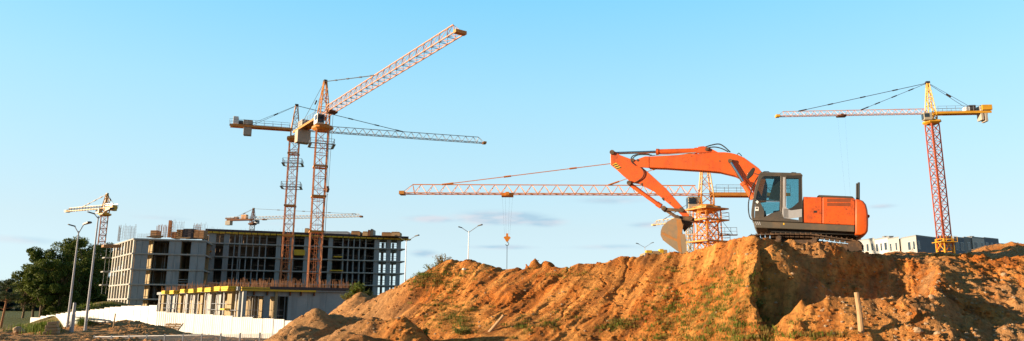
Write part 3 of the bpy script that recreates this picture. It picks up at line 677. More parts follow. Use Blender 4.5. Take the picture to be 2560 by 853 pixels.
near = [Q(*p, CO-.06) for p in cabpoly([(494,262),(498,576),(486,576),(484,262)])]; mb.prism(near, [q_-AN*(CT-.12) for q_ in near])
near = [Q(*p, CO-.06) for p in cabpoly([(160,556),(498,572),(498,578),(162,563)])]; mb.prism(near, [q_-AN*(CT-.12) for q_ in near])
cab = mb.build('cab', 'darkgrey', ex, bevel=.012)
mb = MB(); ext(mb, cabpoly([(388,265),(488,262),(492,500),(478,492),(470,470),(470,282),(392,280)]), CO+.004, .02)
ext(mb, cabpoly([(392,488),(425,478),(470,440),(490,440),(492,492),(420,496)]), CO+.006, .02); mb.build('window_surround', 'black', cab)
mb = MB(); ext(mb, cabpoly([(368,275),(383,275),(384,470),(398,488),(420,496),(493,486),(493,540),(405,552),(372,545),(362,520),(362,490),(366,470)]), CO+.012, .02)
mb.build('silver_trim', 'silver', cab, bevel=.004)
mb = MB()
for k in range(4): ext(mb, cabpoly([(372+k*8,485),(375+k*8,485),(376+k*8,545),(373+k*8,545)]), CO+.018, .006)
mb.build('trim_groove', 'darkgrey', cab)
mb = MB(); ext(mb, cabpoly([(178,428),(345,430),(345,438),(180,436)]), CO+.003, .03); mb.build('door_rail', 'black', cab)
mb = MB(); ext(mb, cabpoly([(182,440),(215,440),(240,500),(240,545),(178,545)]), CO+.002, .02); mb.build('lower_door_panel', 'darkgrey', cab)
mb = MB(); ext(mb, cabpoly([(195,429),(206,440),(195,452),(184,440)]), CO+.008, .004); ext(mb, cabpoly([(181,473),(204,473),(204,499),(181,499)]), CO+.008, .004); mb.build('white_sticker', 'whitecab', cab)
mb = MB(); ext(mb, cabpoly([(186,477),(199,477),(199,487),(186,487)]), CO+.012, .004); mb.build('sticker_mark', 'black', cab)
for nm, pl in (('front_side_window', [(240,268),(350,268),(346,430),(182,430),(196,370),(222,285)]), ('lower_door_window', [(215,440),(345,440),(345,500),(290,515),(240,530)]), ('rear_side_window', [(390,280),(470,282),(470,440),(425,478),(405,485),(390,480)])):
    for o_ in (CO-.02, CO-CT+.03):
        mb = MB(); ext(mb, cabpoly(pl), o_, .01); mb.build(nm, 'glass', cab)
near = [Q(*p, CO-.06) for p in cabpoly([(205,262),(190,310),(176,370),(163,440),(155,500),(154,530)])]
mb = MB()
for a, b_ in zip(near, near[1:]): mb.face([a, b_, b_-AN*(CT-.12), a-AN*(CT-.12)])
mb.build('windshield', 'glass', cab)
mb = MB(); c0 = CO-.75
ext(mb, cabpoly([(300,545),(300,500),(340,495),(372,500),(372,545)]), CO-.3, .5); ext(mb, cabpoly([(340,500),(350,350),(372,345),(378,500)]), CO-.3, .5)
mb.build('driver_seat', 'black', cab, bevel=.03)
mb = MB(); mb.bar(Q(*z2(250,548), CO-.4), Q(*z2(240,500), CO-.4), .12); mb.bar(Q(*z2(240,500), CO-.4), Q(*z2(232,470), CO-.4), .03); mb.build('control_lever', 'black', cab)
mb = MB(); ext(mb, cabpoly([(352,272),(352,430),(270,425),(312,272)]), CO-CT+.10, .02); mb.build('inner_panel', 'black', cab)
# mirror, beacon rail, grab rail
mb = MB(); ext(mb, [z1(*p) for p in [(975,275),(985,250),(1012,214),(1028,210),(1034,222),(1020,258),(992,286),(980,286)]], 1.25, .08); mr_ = mb.build('mirror', 'black', ex, bevel=.02)
mb = MB(); mb.tube(Q(*z1(1030,250), 1.2), Q(*z2(205,258), 1.3), .02); mb.build('mirror_arm', 'black', mr_)
mb = MB(); mb.path([Q(*p, 1.3) for p in [z2(232,243), z2(240,238), z2(272,238), z2(276,245)]], .02); mb.path([Q(*p, 1.3) for p in [z2(420,249), z2(425,244), z2(455,246)]], .02); mb.build('roof_rail', 'black', cab)
# undercarriage: swing ring and two tracks
mb = MB(); c = Q(*z2(440,648), 0); mb.tube(c-V(0,0,.28), c+V(0,0,.14), .75, n=28); mb.build('swing_ring', 'track', ex)
tl = [(150,664),(220,656),(380,653),(550,655),(640,668),(740,684),(830,694),(868,704),(884,722),(890,745),(880,768),(855,778),(700,765),(520,752),(300,750),(180,740),(140,725),(128,700),(134,676)]
def track(off, z_up=0):
    pts = [Q(*z2(*p), 1.6)+AN*(off-1.6)+V(0,0,z_up) for p in tl]
    # resample evenly
    seg = []; 
    L = [0]
    for a, b_ in zip(pts, pts[1:]+pts[:1]): L.append(L[-1]+(b_-a).length)
    N = 48; out_ = []
    for k in range(N):
        d_ = L[-1]*k/N
        j = max(i for i in range(len(pts)) if L[i] <= d_); a = pts[j]; b_ = pts[(j+1) % len(pts)]
        out_.append(a.lerp(b_, (d_-L[j])/(L[j+1]-L[j])))
    mb = MB(); cen = sum(out_, V(0,0,0))/N
    for k in range(N):
        a = out_[k]; b_ = out_[(k+1) % N]; t_ = (b_-a); m_ = (a+b_)/2; tn = t_.normalized(); nr = tn.cross(AN)
        if nr.dot(m_-cen) < 0: nr = -nr
        mb.box(m_-AN*.28, t_*.47, AN*.3, nr*.025)
        mb.box(m_-AN*.28+nr*.045-tn*t_.length*.3, tn*.02, AN*.3, nr*.025)
        mb.box(m_-AN*.28-nr*.07, t_*.42, AN*.1, nr*.05)
    belt = mb.build('track_belt', 'track', ex)
    mb = MB(); fr_ = [Q(*z2(*p), 1.6)+AN*(off-1.72)+V(0,0,z_up) for p in [(200,690),(560,690),(700,708),(840,722),(840,745),(560,735),(200,722)]]; mb.prism(fr_, [q_-AN*.32 for q_ in fr_]); mb.build('track_frame', 'track', ex)
    for p in ((340,684),(577,698)):
        c_ = Q(*z2(*p), 1.6)+AN*(off-1.6)+V(0,0,z_up); mb = MB(); mb.tube(c_+AN*.02, c_-AN*.5, .13, n=14); mb.tube(c_+AN*.06, c_+AN*.02, .08, n=14); mb.build('carrier_roller', 'track', ex)
    for p in ((166,700),(852,738)):
        c_ = Q(*z2(*p), 1.6)+AN*(off-1.6)+V(0,0,z_up); mb = MB(); mb.tube(c_-AN*.1, c_-AN*.46, .3, n=18); mb.build('idler_wheel', 'track', ex)
    for k in range(6):
        c_ = Q(*z2(250+k*105, 728+k*3), 1.6)+AN*(off-1.6)+V(0,0,z_up); mb = MB(); mb.tube(c_-AN*.1, c_-AN*.46, .15, n=14); mb.build('track_roller', 'track', ex)
track(1.6); track(-1.0)
mb = MB(); c = Q(*z2(440,690), 0); mb.box(c, AX*1.0, AN*1.1, V(0,0,.14)); mb.build('undercarriage_frame', 'track', ex, bevel=.05)

# ------------------------------------------------------------------ tower cranes
def lattice_mast(mb, bx, by, z0, z1_, w, rot, chord, diag, bay=None, xbr=False, w2=None):
    c_ = [V(math.cos(rot+math.pi/4+k*math.pi/2), math.sin(rot+math.pi/4+k*math.pi/2), 0)*(w/math.sqrt(2)) for k in range(4)]
    w2 = w if w2 is None else w2; k2 = w2/w; bay = bay or w*1.05; n = max(1, round((z1_-z0)/bay)); ob = V(bx, by, 0)
    def pt(k, t): return ob+c_[k % 4]*(1+(k2-1)*t)+V(0,0,z0+(z1_-z0)*t)
    for k in range(4): mb.bar(pt(k,0), pt(k,1), chord)
    for j in range(n):
        for k in range(4):
            a, b_ = j/n, (j+1)/n
            mb.bar(pt(k,a), pt(k+1,a), diag)
            if xbr: mb.bar(pt(k,a), pt(k+1,b_), diag); mb.bar(pt(k+1,a), pt(k,b_), diag)
            elif (j+k) % 2: mb.bar(pt(k,a), pt(k+1,b_), diag)
            else: mb.bar(pt(k+1,a), pt(k,b_), diag)
    for k in range(4): mb.bar(pt(k,1), pt(k+1,1), diag)
def rail(mb, p, q, h=1.0, t=.05, n=None):
    n = n or max(2, int((q-p).length/1.5)); u_ = V(0,0,1)
    for k in range(n+1): a = p.lerp(q, k/n); mb.bar(a, a+u_*h, t)
    mb.bar(p+u_*h, q+u_*h, t); mb.bar(p+u_*h*.5, q+u_*h*.5, t*.8)
def collar(par, c_, w, rot, k=1., mat='steel'):
    mb = MB(); d1 = V(math.cos(rot), math.sin(rot), 0); d2 = V(-math.sin(rot), math.cos(rot), 0); h = w*.95
    cs = [c_+d1*h*a+d2*h*b_ for a, b_ in ((-1,-1),(1,-1),(1,1),(-1,1))]
    for i in range(4):
        p, q_ = cs[i], cs[(i+1) % 4]; mb.bar(p, q_, .5*k, .08); rail(mb, p, q_, 1.0*k, .06*k, 3)
    return mb.build('work_platform', mat, par)
def crane(label, px, py_j, Y, tip, lc, w, hA, zbase=-1.5, rot=.5, mm='crane_rustorange', jm='jib_pink', um='crane_orange', cabm='whitecab', jh=1.2, jw=1.2, ties=(.45,), cties=(.8,), xbr=False,
          chord=.14, diag=.075, collars=(), trolley=None, hook_z=None, sling=0, cabside=1, cw=(), hoistmat='wire', nropes=2, rope_r=.03, headmat=None, fat=1., cage=None, decks=(), topw=None, tipz=0, hookm='rust'):
    b0 = P(px, py_j, Y); zp = b0.z; T = PZ(tip[0], tip[1], zp); bx, by = b0.x, b0.y
    d = V(T.x-bx, T.y-by, 0); Lj = d.length; d.normalize(); nn = V(-d.y, d.x, 0); O = V(bx, by, zp)
    print('crane', label[:20], 'Y', Y, 'zp %.1f' % zp, 'jib %.1f' % Lj)
    cr = thing('tower_crane', label, 'tower crane', (bx, by, zbase))
    zs = zp-2.6*w/2
    mb = MB(); lattice_mast(mb, bx, by, zbase, zs, w, rot, chord, diag, xbr=xbr); mast = mb.build('mast', mm, cr)
    # ladder inside the mast
    mb = MB(); l0 = V(bx, by, zbase)
    mb.bar(l0+V(.2,0,0), l0+V(.2,0,zs-zbase), .05*fat); mb.bar(l0-V(.2,0,0), l0+V(-.2,0,zs-zbase), .05*fat)
    z = zbase
    while z < zs: mb.bar(V(bx-.2,by,z), V(bx+.2,by,z), .04*fat); z += .7
    mb.build('ladder', mm, mast)
    mb = MB(); z = zs
    d1 = d*w*.6; d2 = nn*w*.6
    def ring(z_, k): return [V(bx,by,z_)+d1*k*a+d2*k*b_ for a, b_ in ((-1,-.7),(-.7,-1),(.7,-1),(1,-.7),(1,.7),(.7,1),(-.7,1),(-1,.7))]
    for (za, ka), (zb, kb) in zip([(zs,.95),(zs+.35*w*.5,1.35),(zs+.8*w*.5,1.3),(zs+.9*w*.5,.9)], [(zs+.35*w*.5,1.35),(zs+.8*w*.5,1.3),(zs+.9*w*.5,.9),(zs+1.1*w*.5,.8)]):
        mb.prism(ring(za+.005, ka), ring(zb-.005, kb))
    mb.build('slewing_unit', um, cr)
    mb = MB(); lattice_mast(mb, bx, by, zs+1.1*w*.5+.003, zp-.003, w*.86, math.atan2(d.y, d.x), chord*1.2, diag*1.2); mb.build('slewing_tower', headmat or um, cr)
    for cz in collars:
        zc = P(px, cz, Y).z; collar(cr, V(bx, by, zc), w*1.05, rot, fat)
    for (dz, mt) in decks:
        zc = P(px, dz, Y).z; mb = MB(); e1 = V(math.cos(rot), math.sin(rot), 0)*w*.56; e2 = V(-math.sin(rot), math.cos(rot), 0)*w*.56
        for s_ in (-1, 1): mb.box(V(bx,by,zc)+e1*s_, e1*.08, e2*1.08, V(0,0,.16)); mb.box(V(bx,by,zc)+e2*s_, e1*1.08, e2*.08, V(0,0,.16))
        mb.build('mast_joint', mt, cr)
    # head
    mb = MB(); lattice_mast(mb, bx, by, zp-.0, zp+hA, w*.85, math.atan2(d.y, d.x), chord, diag, bay=hA/4, w2=topw or w*.22)
    hd = mb.build('tower_head', headmat or um, cr); apex = O+V(0,0,hA)
    mb = MB(); mb.box(apex+V(0,0,.1), d*.35, nn*.3, V(0,0,.2)); mb.build('head_cap', 'wire', hd)
    # jib
    mb = MB(); nb = max(8, int(Lj/(jh*1.35))); st = w*.45; Lt = Lj-jh*1.1
    dv = d*1.0
    def jp(t, s_): return O+dv*t+nn*(jw/2*s_)
    for s_ in (-1, 1): mb.bar(jp(st, s_), jp(Lj, s_), chord*.8)
    top = lambda t: O+dv*t+V(0,0,jh)
    mb.bar(top(st+jh*.4), top(Lt), chord*.8)
    for k in range(nb):
        a = st+(Lj-st)*k/nb; b_ = st+(Lj-st)*(k+1)/nb; m_ = (a+b_)/2
        if m_ > Lt: m_ = Lt
        for s_ in (-1, 1): mb.bar(jp(a,s_), top(m_), diag*.75); mb.bar(top(m_), jp(b_,s_), diag*.75)
        mb.bar(jp(a,-1), jp(a,1), diag*.8); mb.bar(jp(a,-1), jp(b_,1), diag*.7)
    jib = mb.build('jib', jm, cr)
    mb = MB(); mb.box(jp(Lj, 0)+V(0,0,.05), d*.35*fat, nn*(jw/2+.1), V(0,0,.22*fat)); mb.build('jib_end', um, jib)
    # counter jib
    mb = MB(); e = O-d*lc
    for s_ in (-1, 1): mb.bar(O-d*w*.4+nn*(w*.42*s_)-V(0,0,.05), e+nn*(w*.42*s_)-V(0,0,.05), .18, .42*fat)
    k = 0
    mb.box((O+e)/2+V(0,0,.19*fat), d*(lc-w*.5)/2, nn*w*.40, V(0,0,.03))
    cj = mb.build('counter_jib', um, cr)
    mb = MB()
    for s_ in (-1, 1): rail(mb, O-d*w*.6+nn*(w*.5*s_)+V(0,0,.2), e+nn*(w*.5*s_)+V(0,0,.2), 1.0, .05*fat)
    mb.build('handrail', 'steel', cj)
    for (t, dz0, dz1, ln_, wd, mt, nm) in cw:     # blocks on / below the counter jib
        mb = MB(); c_ = O-d*t+V(0,0,(dz0+dz1)/2); mb.box(c_, d*ln_/2, nn*wd/2, V(0,0,(dz1-dz0)/2)); mb.build(nm, mt, cj, bevel=.06)
    # ties
    for t in ties:
        p = top(Lj*t); mb = MB()
        for s_ in (-.12, .12): mb.bar(apex+nn*s_, p+nn*s_, .055*fat)
        nk = 4
        for k in range(1, nk): m_ = apex.lerp(p, k/nk); mb.bar(m_-(p-apex).normalized()*.5, m_+(p-apex).normalized()*.5, .2*fat)
        mb.bar(p-(p-apex).normalized()*1.6, p, .2*fat)
        mb.build('jib_tie', hoistmat, cr)
    for t in cties:
        p = O-d*lc*t+V(0,0,.3); mb = MB()
        for s_ in (-1, 1): mb.bar(apex+nn*(.12*s_), p+nn*(w*.4*s_), .055*fat)
        m_ = apex.lerp(p, .45); mb.bar(m_-(p-apex).normalized()*.5, m_+(p-apex).normalized()*.5, .22*fat)
        mb.build('counter_tie', 'wire', cr)
    # cab
    hc = 1.75*w/2; mb = MB(); c_ = O+d*(w*.75)+nn*(w*.6*cabside)+V(0,0,-hc/2-.15)
    mb.box(c_, d*(.46*w), nn*(.32*w), V(0,0,hc/2)); cb = mb.build('operator_cab', cabm, cr, bevel=.08)
    mb = MB(); mb.box(c_+d*(.14*w)+V(0,0,hc*.12), d*(.27*w), nn*(.32*w+.03), V(0,0,hc*.25)); mb.box(c_+d*(.465*w)+V(0,0,-.02), d*.03, nn*(.27*w), V(0,0,hc*.40)); mb.build('cab_window', 'winglass', cb)
    if trolley is not None:
        tp = O+d*(Lj*trolley); mb = MB(); mb.box(tp-V(0,0,.22), d*.8, nn*(jw/2+.1), V(0,0,.14)); mb.box(tp-V(0,0,.05), d*.25, nn*(jw/2+.25), V(0,0,.2)); tr_ = mb.build('trolley', hookm, cr)
        if hook_z is not None:
            mb = MB(); hk = V(tp.x, tp.y, hook_z)
            for s_ in ([-1,1] if nropes == 2 else [-1,-.4,.4,1]): mb.bar(tp-V(0,0,.4)+d*(.7*s_), hk+d*(.35*s_)+V(0,0,.5), rope_r)
            mb.build('hoist_rope', 'wire', cr)
            mb = MB(); q_ = [(-.5,.1),(-.32,.28),(-.15,.28),(-.15,.7),(.15,.7),(.15,.28),(.32,.28),(.5,.1),(.32,-.1),(.12,-.45),(-.12,-.45),(-.32,-.1)]
            s2 = fat*.95
            mb.prism([hk+d*(a*s2)-nn*.2+V(0,0,b_*s2) for a, b_ in q_], [hk+d*(a*s2)+nn*.2+V(0,0,b_*s2) for a, b_ in q_]); hb = mb.build('hook_block', hookm, cr)
            mb = MB(); mb.path([hk+d*(.22*math.cos(a))+V(0,0,-.72+.22*math.sin(a)) for a in np.linspace(1.6, 5.9, 9)], .05, 6); mb.build('hook', 'wire', hb)
            if sling: mb = MB(); mb.bar(hk-V(0,0,.95), hk-V(0,0,.95+sling), .07*fat); mb.build('sling', 'wire', hb)
    return cr, O, d, nn, Lj

# A: near the building, long jib coming toward the viewer
crane('orange tower crane with its long jib swung up toward the top centre of the sky', 808, 292, 128, (1150, 82), 15, 2.1, 6.8, rot=.35, jh=1.7, jw=1.4, ties=(.46,), cties=(.7,), collars=(365,), decks=[(418,'crane_orange'),(492,'crane_orange'),(580,'crane_orange')],
      cw=[(11.5,-2.9,-.35,1.9,2.6,'cwt','counterweight'),(10.8,.3,1.5,2.6,1.8,'cwt','winch')], trolley=.09, chord=.17, diag=.085, cabside=-1, hookm='rust', hook_z=P(830,470,122).z, rope_r=.05, sling=7.0)
crane('slimmer orange tower crane with grey jib pointing right, behind the tallest crane', 738, 325, 146, (1211, 358), 12.9, 1.9, 5.3, rot=.2, jh=1.3, jm='jib_grey', ties=(.55,), cties=(.7,), collars=(412,470), decks=[(385,'crane_orange'),(515,'crane_orange'),(590,'crane_orange')],
      cw=[(9.4,-1.9,-.3,1.5,1.5,'cwt','counterweight'),(9.4,.3,1.3,1.8,1.5,'cwt','counterweight'),(11.8,.3,1.9,1.0,1.2,'whitecab','electric_cabinet'),(10.8,.3,1.1,.8,1.2,'wire','winch')], chord=.15, diag=.08, cabside=-1)
zhook = P(1270, 590, 92).z
crC = crane('deep orange tower crane behind the excavator boom with a hook block hanging over the ridge', 1765, 487, 95, (1006, 484), 11.0, 1.9, 5.9, rot=.5, mm='crane_deeporange', jm='crane_deeporange', um='crane_orange', cabm='greycab', ties=(.87,.32), cties=(.8,), chord=.14, diag=.07,
      trolley=.652, hook_z=zhook, sling=3.2, nropes=4, rope_r=.012, hoistmat='crane_deeporange', jh=1.25, jw=1.3, xbr=True, cabside=-1, hookm='crane_deeporange')
# climbing cage of crane C
_, O, d, nn, _l = crC; root = crC[0]
mb = MB(); lattice_mast(mb, O.x, O.y, P(1765,660,95).z, P(1765,517,95).z, 2.5, .5, .13, .075, bay=1.9, xbr=True); cg = mb.build('climbing_cage', 'crane_deeporange', root)
for yy in (524, 552, 605):
    mb = MB(); zc = P(1765, yy, 95).z; e1 = V(math.cos(.5), math.sin(.5), 0); e2 = V(-math.sin(.5), math.cos(.5), 0)
    for s_ in (-1, 1): mb.box(V(O.x,O.y,zc)+e1*1.7*s_, e1*.35, e2*2.0, V(0,0,.09)); mb.box(V(O.x,O.y,zc)+e2*1.7*s_, e1*1.35, e2*.33, V(0,0,.085))
    if yy > 530:
        cs = [V(O.x,O.y,zc)+e1*2*a+e2*2*b_ for a, b_ in ((-1,-1),(1,-1),(1,1),(-1,1))]
        for i in range(4): rail(mb, cs[i], cs[(i+1) % 4], 1.0, .05, 3)
    mb.build('work_platform', 'crane_orange', root)
mb = MB(); zc = P(1765, 590, 95).z; a = V(O.x+1.2,O.y-1,zc); mb.bar(a, a+V(2.4,0,.05), .5, .12); rail(mb, a, a+V(2.4,0,.05), 1.0, .04, 3); mb.bar(V(O.x+1.2,O.y-1,zc+2.6), a+V(1.9,0,0), .04); mb.build('side_gangway', 'rust', root)
crane('yellow topped tower crane on a thin red mast at the right', 2327, 284, 132, (1944, 291), 10.6, 1.65, 6.1, rot=.2, mm='crane_red', jm='jib_white', um='crane_yellow', cabm='greycab', ties=(.86,.45), cties=(.75,), xbr=True, chord=.16, diag=.075, jh=.95, jw=.9,
      trolley=.58, hook_z=P(2110,560,132).z, rope_r=.007, cabside=1, collars=(), cw=[(9.6,-1.9,1.2,.5,1.5,'cwt','counterweight'),(8.9,-1.6,1.2,.5,1.5,'cwt','counterweight'),(9.8,.3,1.3,1.8,2.0,'crane_yellow','ballast_frame'),(7.4,.3,1.4,1.2,1.2,'wire','winch'),(6.6,.3,1.1,1.0,1.2,'whitecab','electric_cabinet')])
# foot frame of crane D
rootD = [o for o in bpy.data.objects if o.name.startswith('tower_crane')][-1]
q0 = P(2366, 625, 132); 
mb = MB(); dx_ = rootD.location
lattice_mast(mb, dx_.x, dx_.y, P(2366,660,132).z, P(2366,598,132).z, 2.0, .2, .15, .1, bay=2.2, xbr=True)
zc = P(2366,606,132).z; mb.box(V(dx_.x,dx_.y,zc), V(1.5,0,0), V(0,1.5,0), V(0,0,.06)); rail(mb, V(dx_.x-1.5,dx_.y-1.5,zc), V(dx_.x+1.5,dx_.y-1.5,zc), 1.0, .05, 3)
mb.build('climbing_cage', 'crane_yellow', rootD)
crane('small far yellow tower crane above the dark trees at the left', 264, 521, 225, (168, 529), 4.6, 1.9, 4.6, rot=.5, mm='crane_rustorange', jm='crane_pale', um='crane_yellow', cabm='greycab', ties=(.6,), chord=.22, diag=.13, jh=1.1, jw=1.2, fat=1.5, cw=[(3.9,-1.0,.8,1.3,1.6,'crane_yellow','counterweight')])
crane('distant tower crane with thin pale jib rising behind the unfinished building roof', 632, 549, 280, (903, 542), 11.3, 1.7, 4.3, rot=.3, mm='jib_grey', jm='jib_grey', um='rust', cabm='whitecab', ties=(.95,), chord=.2, diag=.12, jh=1.1, jw=1.1, fat=1.4, trolley=.11,
      cw=[(10.7,-2.0,-.3,2.2,1.8,'cwt','counterweight'),(10.2,.3,.9,3.6,1.6,'rust','ballast'),(7.4,.3,1.2,1.5,1.6,'rust','winch'),(4.3,.3,1.9,1.2,1.4,'crane_orange','electric_cabinet'),(3.1,.3,2.0,1.0,1.4,'crane_orange','electric_cabinet')])
crane('faint pale yellow tower crane seen in the gap behind the excavator bucket', 1722, 552, 250, (1634, 563), 6, 1.7, 6.0, rot=.3, mm='crane_pale', jm='crane_pale', um='crane_pale', cabm='greycab', ties=(.7,), chord=.2, diag=.12, jh=1.6, jw=1.3, fat=1.3, cw=[(5,-1.2,.6,1.5,1.6,'cwt','counterweight')])

# ------------------------------------------------------------------ unfinished building
def frame(px0, Y0, px1, Y1, py=650):
    a = P(px0, py, Y0); b_ = P(px1, py, Y1); a.z = b_.z = 0
    t = (b_-a); L = t.length; t.normalize(); back = V(-t.y, t.x, 0); return a, t, back, L
def sx_of(px, a, t, back, py=650):     # distance along the facade where the column of this pixel meets it
    p = PL(px, py, a, back); return (p-a).dot(t)
def sbox(mb, a, t, bk, s0, s1, d0, d1, z0, z1_):
    c = a+t*((s0+s1)/2)+bk*((d0+d1)/2)+V(0,0,(z0+z1_)/2); mb.box(c, t*((s1-s0)/2), bk*((d1-d0)/2), V(0,0,(z1_-z0)/2))
bld = thing('unfinished_building', 'unfinished grey concrete apartment block of stacked open floors with rebar on its roof', 'building', V(*P(500,760,150)[:2], -1.5))
# left wing
a, t, bk, L = frame(341, 139, 517, 142.5, 600); E1 = P(291, 600, 154); E1.z = 0; ev = (E1-a); LE = ev.length; ev.normalize()
lvl = [P(341, y, 139).z for y in (596, 632, 671, 709, 746)] + [-1.5]
S0 = lambda px: sx_of(px, a, t, bk, 600)
walls = [(341, 373), (424, 455), (479, 517)]
BR = a+t*L
def slab_poly(mb, z, th, o_=.0, fr=.35):
    A = a-bk*fr-ev*0-t*.45; B = a+t*L-bk*fr; C_ = a+t*L+bk*13; D_ = E1+t*.0+bk*0+ev*.3; D2 = E1+t*4; 
    pts = [A, B, C_, D2+bk*1, D_-t*.45]; mb.prism([V(p.x,p.y,z-th) for p in pts], [V(p.x,p.y,z) for p in pts])
for i, z in enumerate(lvl[:-1]):
    mb = MB(); slab_poly(mb, z, .28); mb.build('floor_slab', 'slab', bld)
for i in range(5):
    z1_, z0 = lvl[i]-.285, lvl[i+1]+.003
    for (p0, p1) in walls:
        mb = MB(); s0, s1 = S0(p0), S0(p1); n_ = 2
        for k in range(n_):
            e0 = s0+(s1-s0)*k/n_; e1 = s0+(s1-s0)*(k+1)/n_; sbox(mb, a, t, bk, e0+.02, e1-.02, 0, .3, z0, z1_)
        mb.build('wall_panel', 'concrete', bld)
    # lintel-free openings: deep interior partitions
    mb = MB(); sbox(mb, a, t, bk, -2.6, S0(517)-.1, 6.5, 6.8, z0, z1_); mb.build('inner_wall', 'concrete_in', bld)
    for q_ in (S0(455)-.2, S0(479)): mb = MB(); sbox(mb, a, t, bk, q_, q_+.2, .31, 6.4, z0, z1_); mb.build('inner_wall', 'concrete_in', bld)
    mb = MB()
    for k in range(7):
        s_ = S0(373)+.5+random.random()*(S0(424)-S0(373)-1); dd = random.uniform(1, 5.5); c = a+t*s_+bk*dd; mb.tube(V(c.x,c.y,z0), V(c.x,c.y,z1_), .06, n=5)
    if i > 1:
        for k in range(2): sbox(mb, a, t, bk, S0(479)-2.0, S0(479)-.1, .1, .16, z0+.4+k*.45, z0+.5+k*.45)
    tag(mb.build('shoring_props', 'slab', bld), kind='stuff')
    # end face columns, their sunlight put into a brighter concrete colour
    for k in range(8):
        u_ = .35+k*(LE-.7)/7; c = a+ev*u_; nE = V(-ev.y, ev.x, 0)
        mb = MB(); mb.box(V(c.x,c.y,(z0+z1_)/2)+nE*.25, ev*(.26+.14*(k % 3 == 0)), nE*.15, V(0,0,(z1_-z0)/2)); mb.build('column', 'sunlit_concrete', bld)
    mb = MB(); c0 = a+ev*.5+t*3.2; mb.bar(V(c0.x,c0.y,(z0+z1_)/2), V((E1+t*3.6).x,(E1+t*3.6).y,(z0+z1_)/2), .2, z1_-z0); mb.build('inner_wall', 'concrete_in', bld)
    mb = MB()
    for k in range(8):
        c = a+ev*(.9+k*(LE-1.8)/7)+t*random.uniform(.4, 1.6); mb.bar(V(c.x,c.y,z0), V(c.x,c.y,z1_), .09)
    for k in range(2): mb.bar(V(*(a+ev*.3)[:2], z0+.5+.5*k), V(*(a+ev*(LE-.3))[:2], z0+.5+.5*k), .05, .1)
    mb.build('guard_boards', 'wood', bld)
# outer scaffold platforms at the left end
for i, yy in enumerate((612, 645, 680, 713)):
    c = P(283-i*4, yy, 156); mb = MB(); mb.box(c, t*1.6, ev*1.3, V(0,0,.12)); mb.box(c+V(-.4,0,-1.6 if i<3 else -1.0), t*.04, ev*.04, V(0,0,1.5 if i < 3 else .9)); mb.box(c+V(-1.3,0,-1.6 if i<3 else -1.0), t*.04, ev*.04, V(0,0,1.5 if i < 3 else .9)); mb.build('landing_platform', 'slab', bld)
c = P(305, 648, 150.5)+V(-1.8,-1.2,2.6); mb = MB(); mb.box(c, t*1.7, ev*1.3, V(0,0,.25)); mb.build('landing_platform', 'plywood', bld)
# right wing
a2, t2, b2, L2 = frame(512, 152, 1003, 166, 600)
S2 = lambda px: sx_of(px, a2, t2, b2, 600)
lv2 = [P(700, y, 157.2).z for y in (583, 612, 644.5, 676.5, 708.5)]+[0]; lv2[5] = lv2[4]-3.0; lv2.append(lv2[5]-3.)
for i, z in enumerate(lv2[:-1]):
    mb = MB(); sbox(mb, a2, t2, b2, -1.5 if i else 0, L2+(.9 if i else 1.6), -.5, 12, z-.26, z); mb.build('floor_slab', 'slab' if i else 'darkfilm', bld)
mb = MB(); sbox(mb, a2, t2, b2, 0, L2+1.6, -.62, -.505, lv2[0]-.22, lv2[0]+.28); mb.build('edge_formwork', 'darkfilm', bld)
for s0_ in np.arange(0, L2+1.4, 2.6):
    pass
mb = MB()
for s0_ in np.arange(.2, L2+1.2, 1.3): sbox(mb, a2, t2, b2, s0_, s0_+1.15, -.9, 1, lv2[0]-.56-.02*random.random(), lv2[0]-.27)
mb.build('formwork_beams', 'yellowbeam', bld)
def z6(v): return 600+v/2.726
pier = [(522,540),(560,574)] + [(z6(p), z6(q_)) for p, q_ in [(250,282),(340,370),(440,475),(535,556),(605,633),(918,952),(1000,1030),(1070,1098)]]
thin = [z6(v) for v in (-2,8,50,92,135,180,706,743,780,818,856)] + [512, 586]
for i in range(6):
    z1_, z0 = lv2[i]-(.265 if i else .57), lv2[i+1]+.003
    for p0, p1 in pier:
        mb = MB(); sbox(mb, a2, t2, b2, S2(p0), S2(p1), -.1, .35, z0, z1_); mb.build('wall_pier', 'concrete', bld)
    for p in thin:
        mb = MB(); s_ = S2(p)+random.uniform(-.12, .12); sbox(mb, a2, t2, b2, s_-.11, s_+.11, 0, 2.6 if i else .4, z0, z1_); mb.build('cross_wall', 'concrete', bld)
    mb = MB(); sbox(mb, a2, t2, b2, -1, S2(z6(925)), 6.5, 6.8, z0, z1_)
    mb.build('inner_wall', 'concrete_shaded', bld)
    for p in (250, 370, 535, 633, 700, 860, 918): mb = MB(); s_ = S2(z6(p)); sbox(mb, a2, t2, b2, s_, s_+.2, .36, 6.4, z0, z1_); mb.build('inner_wall', 'concrete_shaded', bld)
    for p0, p1 in ((960, 975), (1010, 1026), (1085, 1098)): mb = MB(); sbox(mb, a2, t2, b2, S2(z6(p0)), S2(z6(p1)), 9, 9.4, z0, z1_); mb.build('rear_column', 'concrete', bld)
    mb = MB()
    for k in range(34 if i else 60):
        s_ = random.uniform(.5, L2-.5); c = a2+t2*s_+b2*random.uniform(.6, 6.0); mb.tube(V(c.x,c.y,z0), V(c.x,c.y,z1_), .045, n=5)
    for k in range(16):
        s_ = random.uniform(.5, L2-3.5); h_ = z0+random.choice((.45,.9,1.0)); sbox(mb, a2, t2, b2, s_, s_+random.uniform(1.5,3), .42, .46, h_, h_+.09)
    for s_ in (S2(z6(955)), S2(z6(1030))):
        for h_ in (.5, 1.0): sbox(mb, a2, t2, b2, s_, s_+2.3, .42, .46, z0+h_, z0+h_+.07)
    tag(mb.build('shoring_props', 'rebar_grey', bld), kind='stuff')
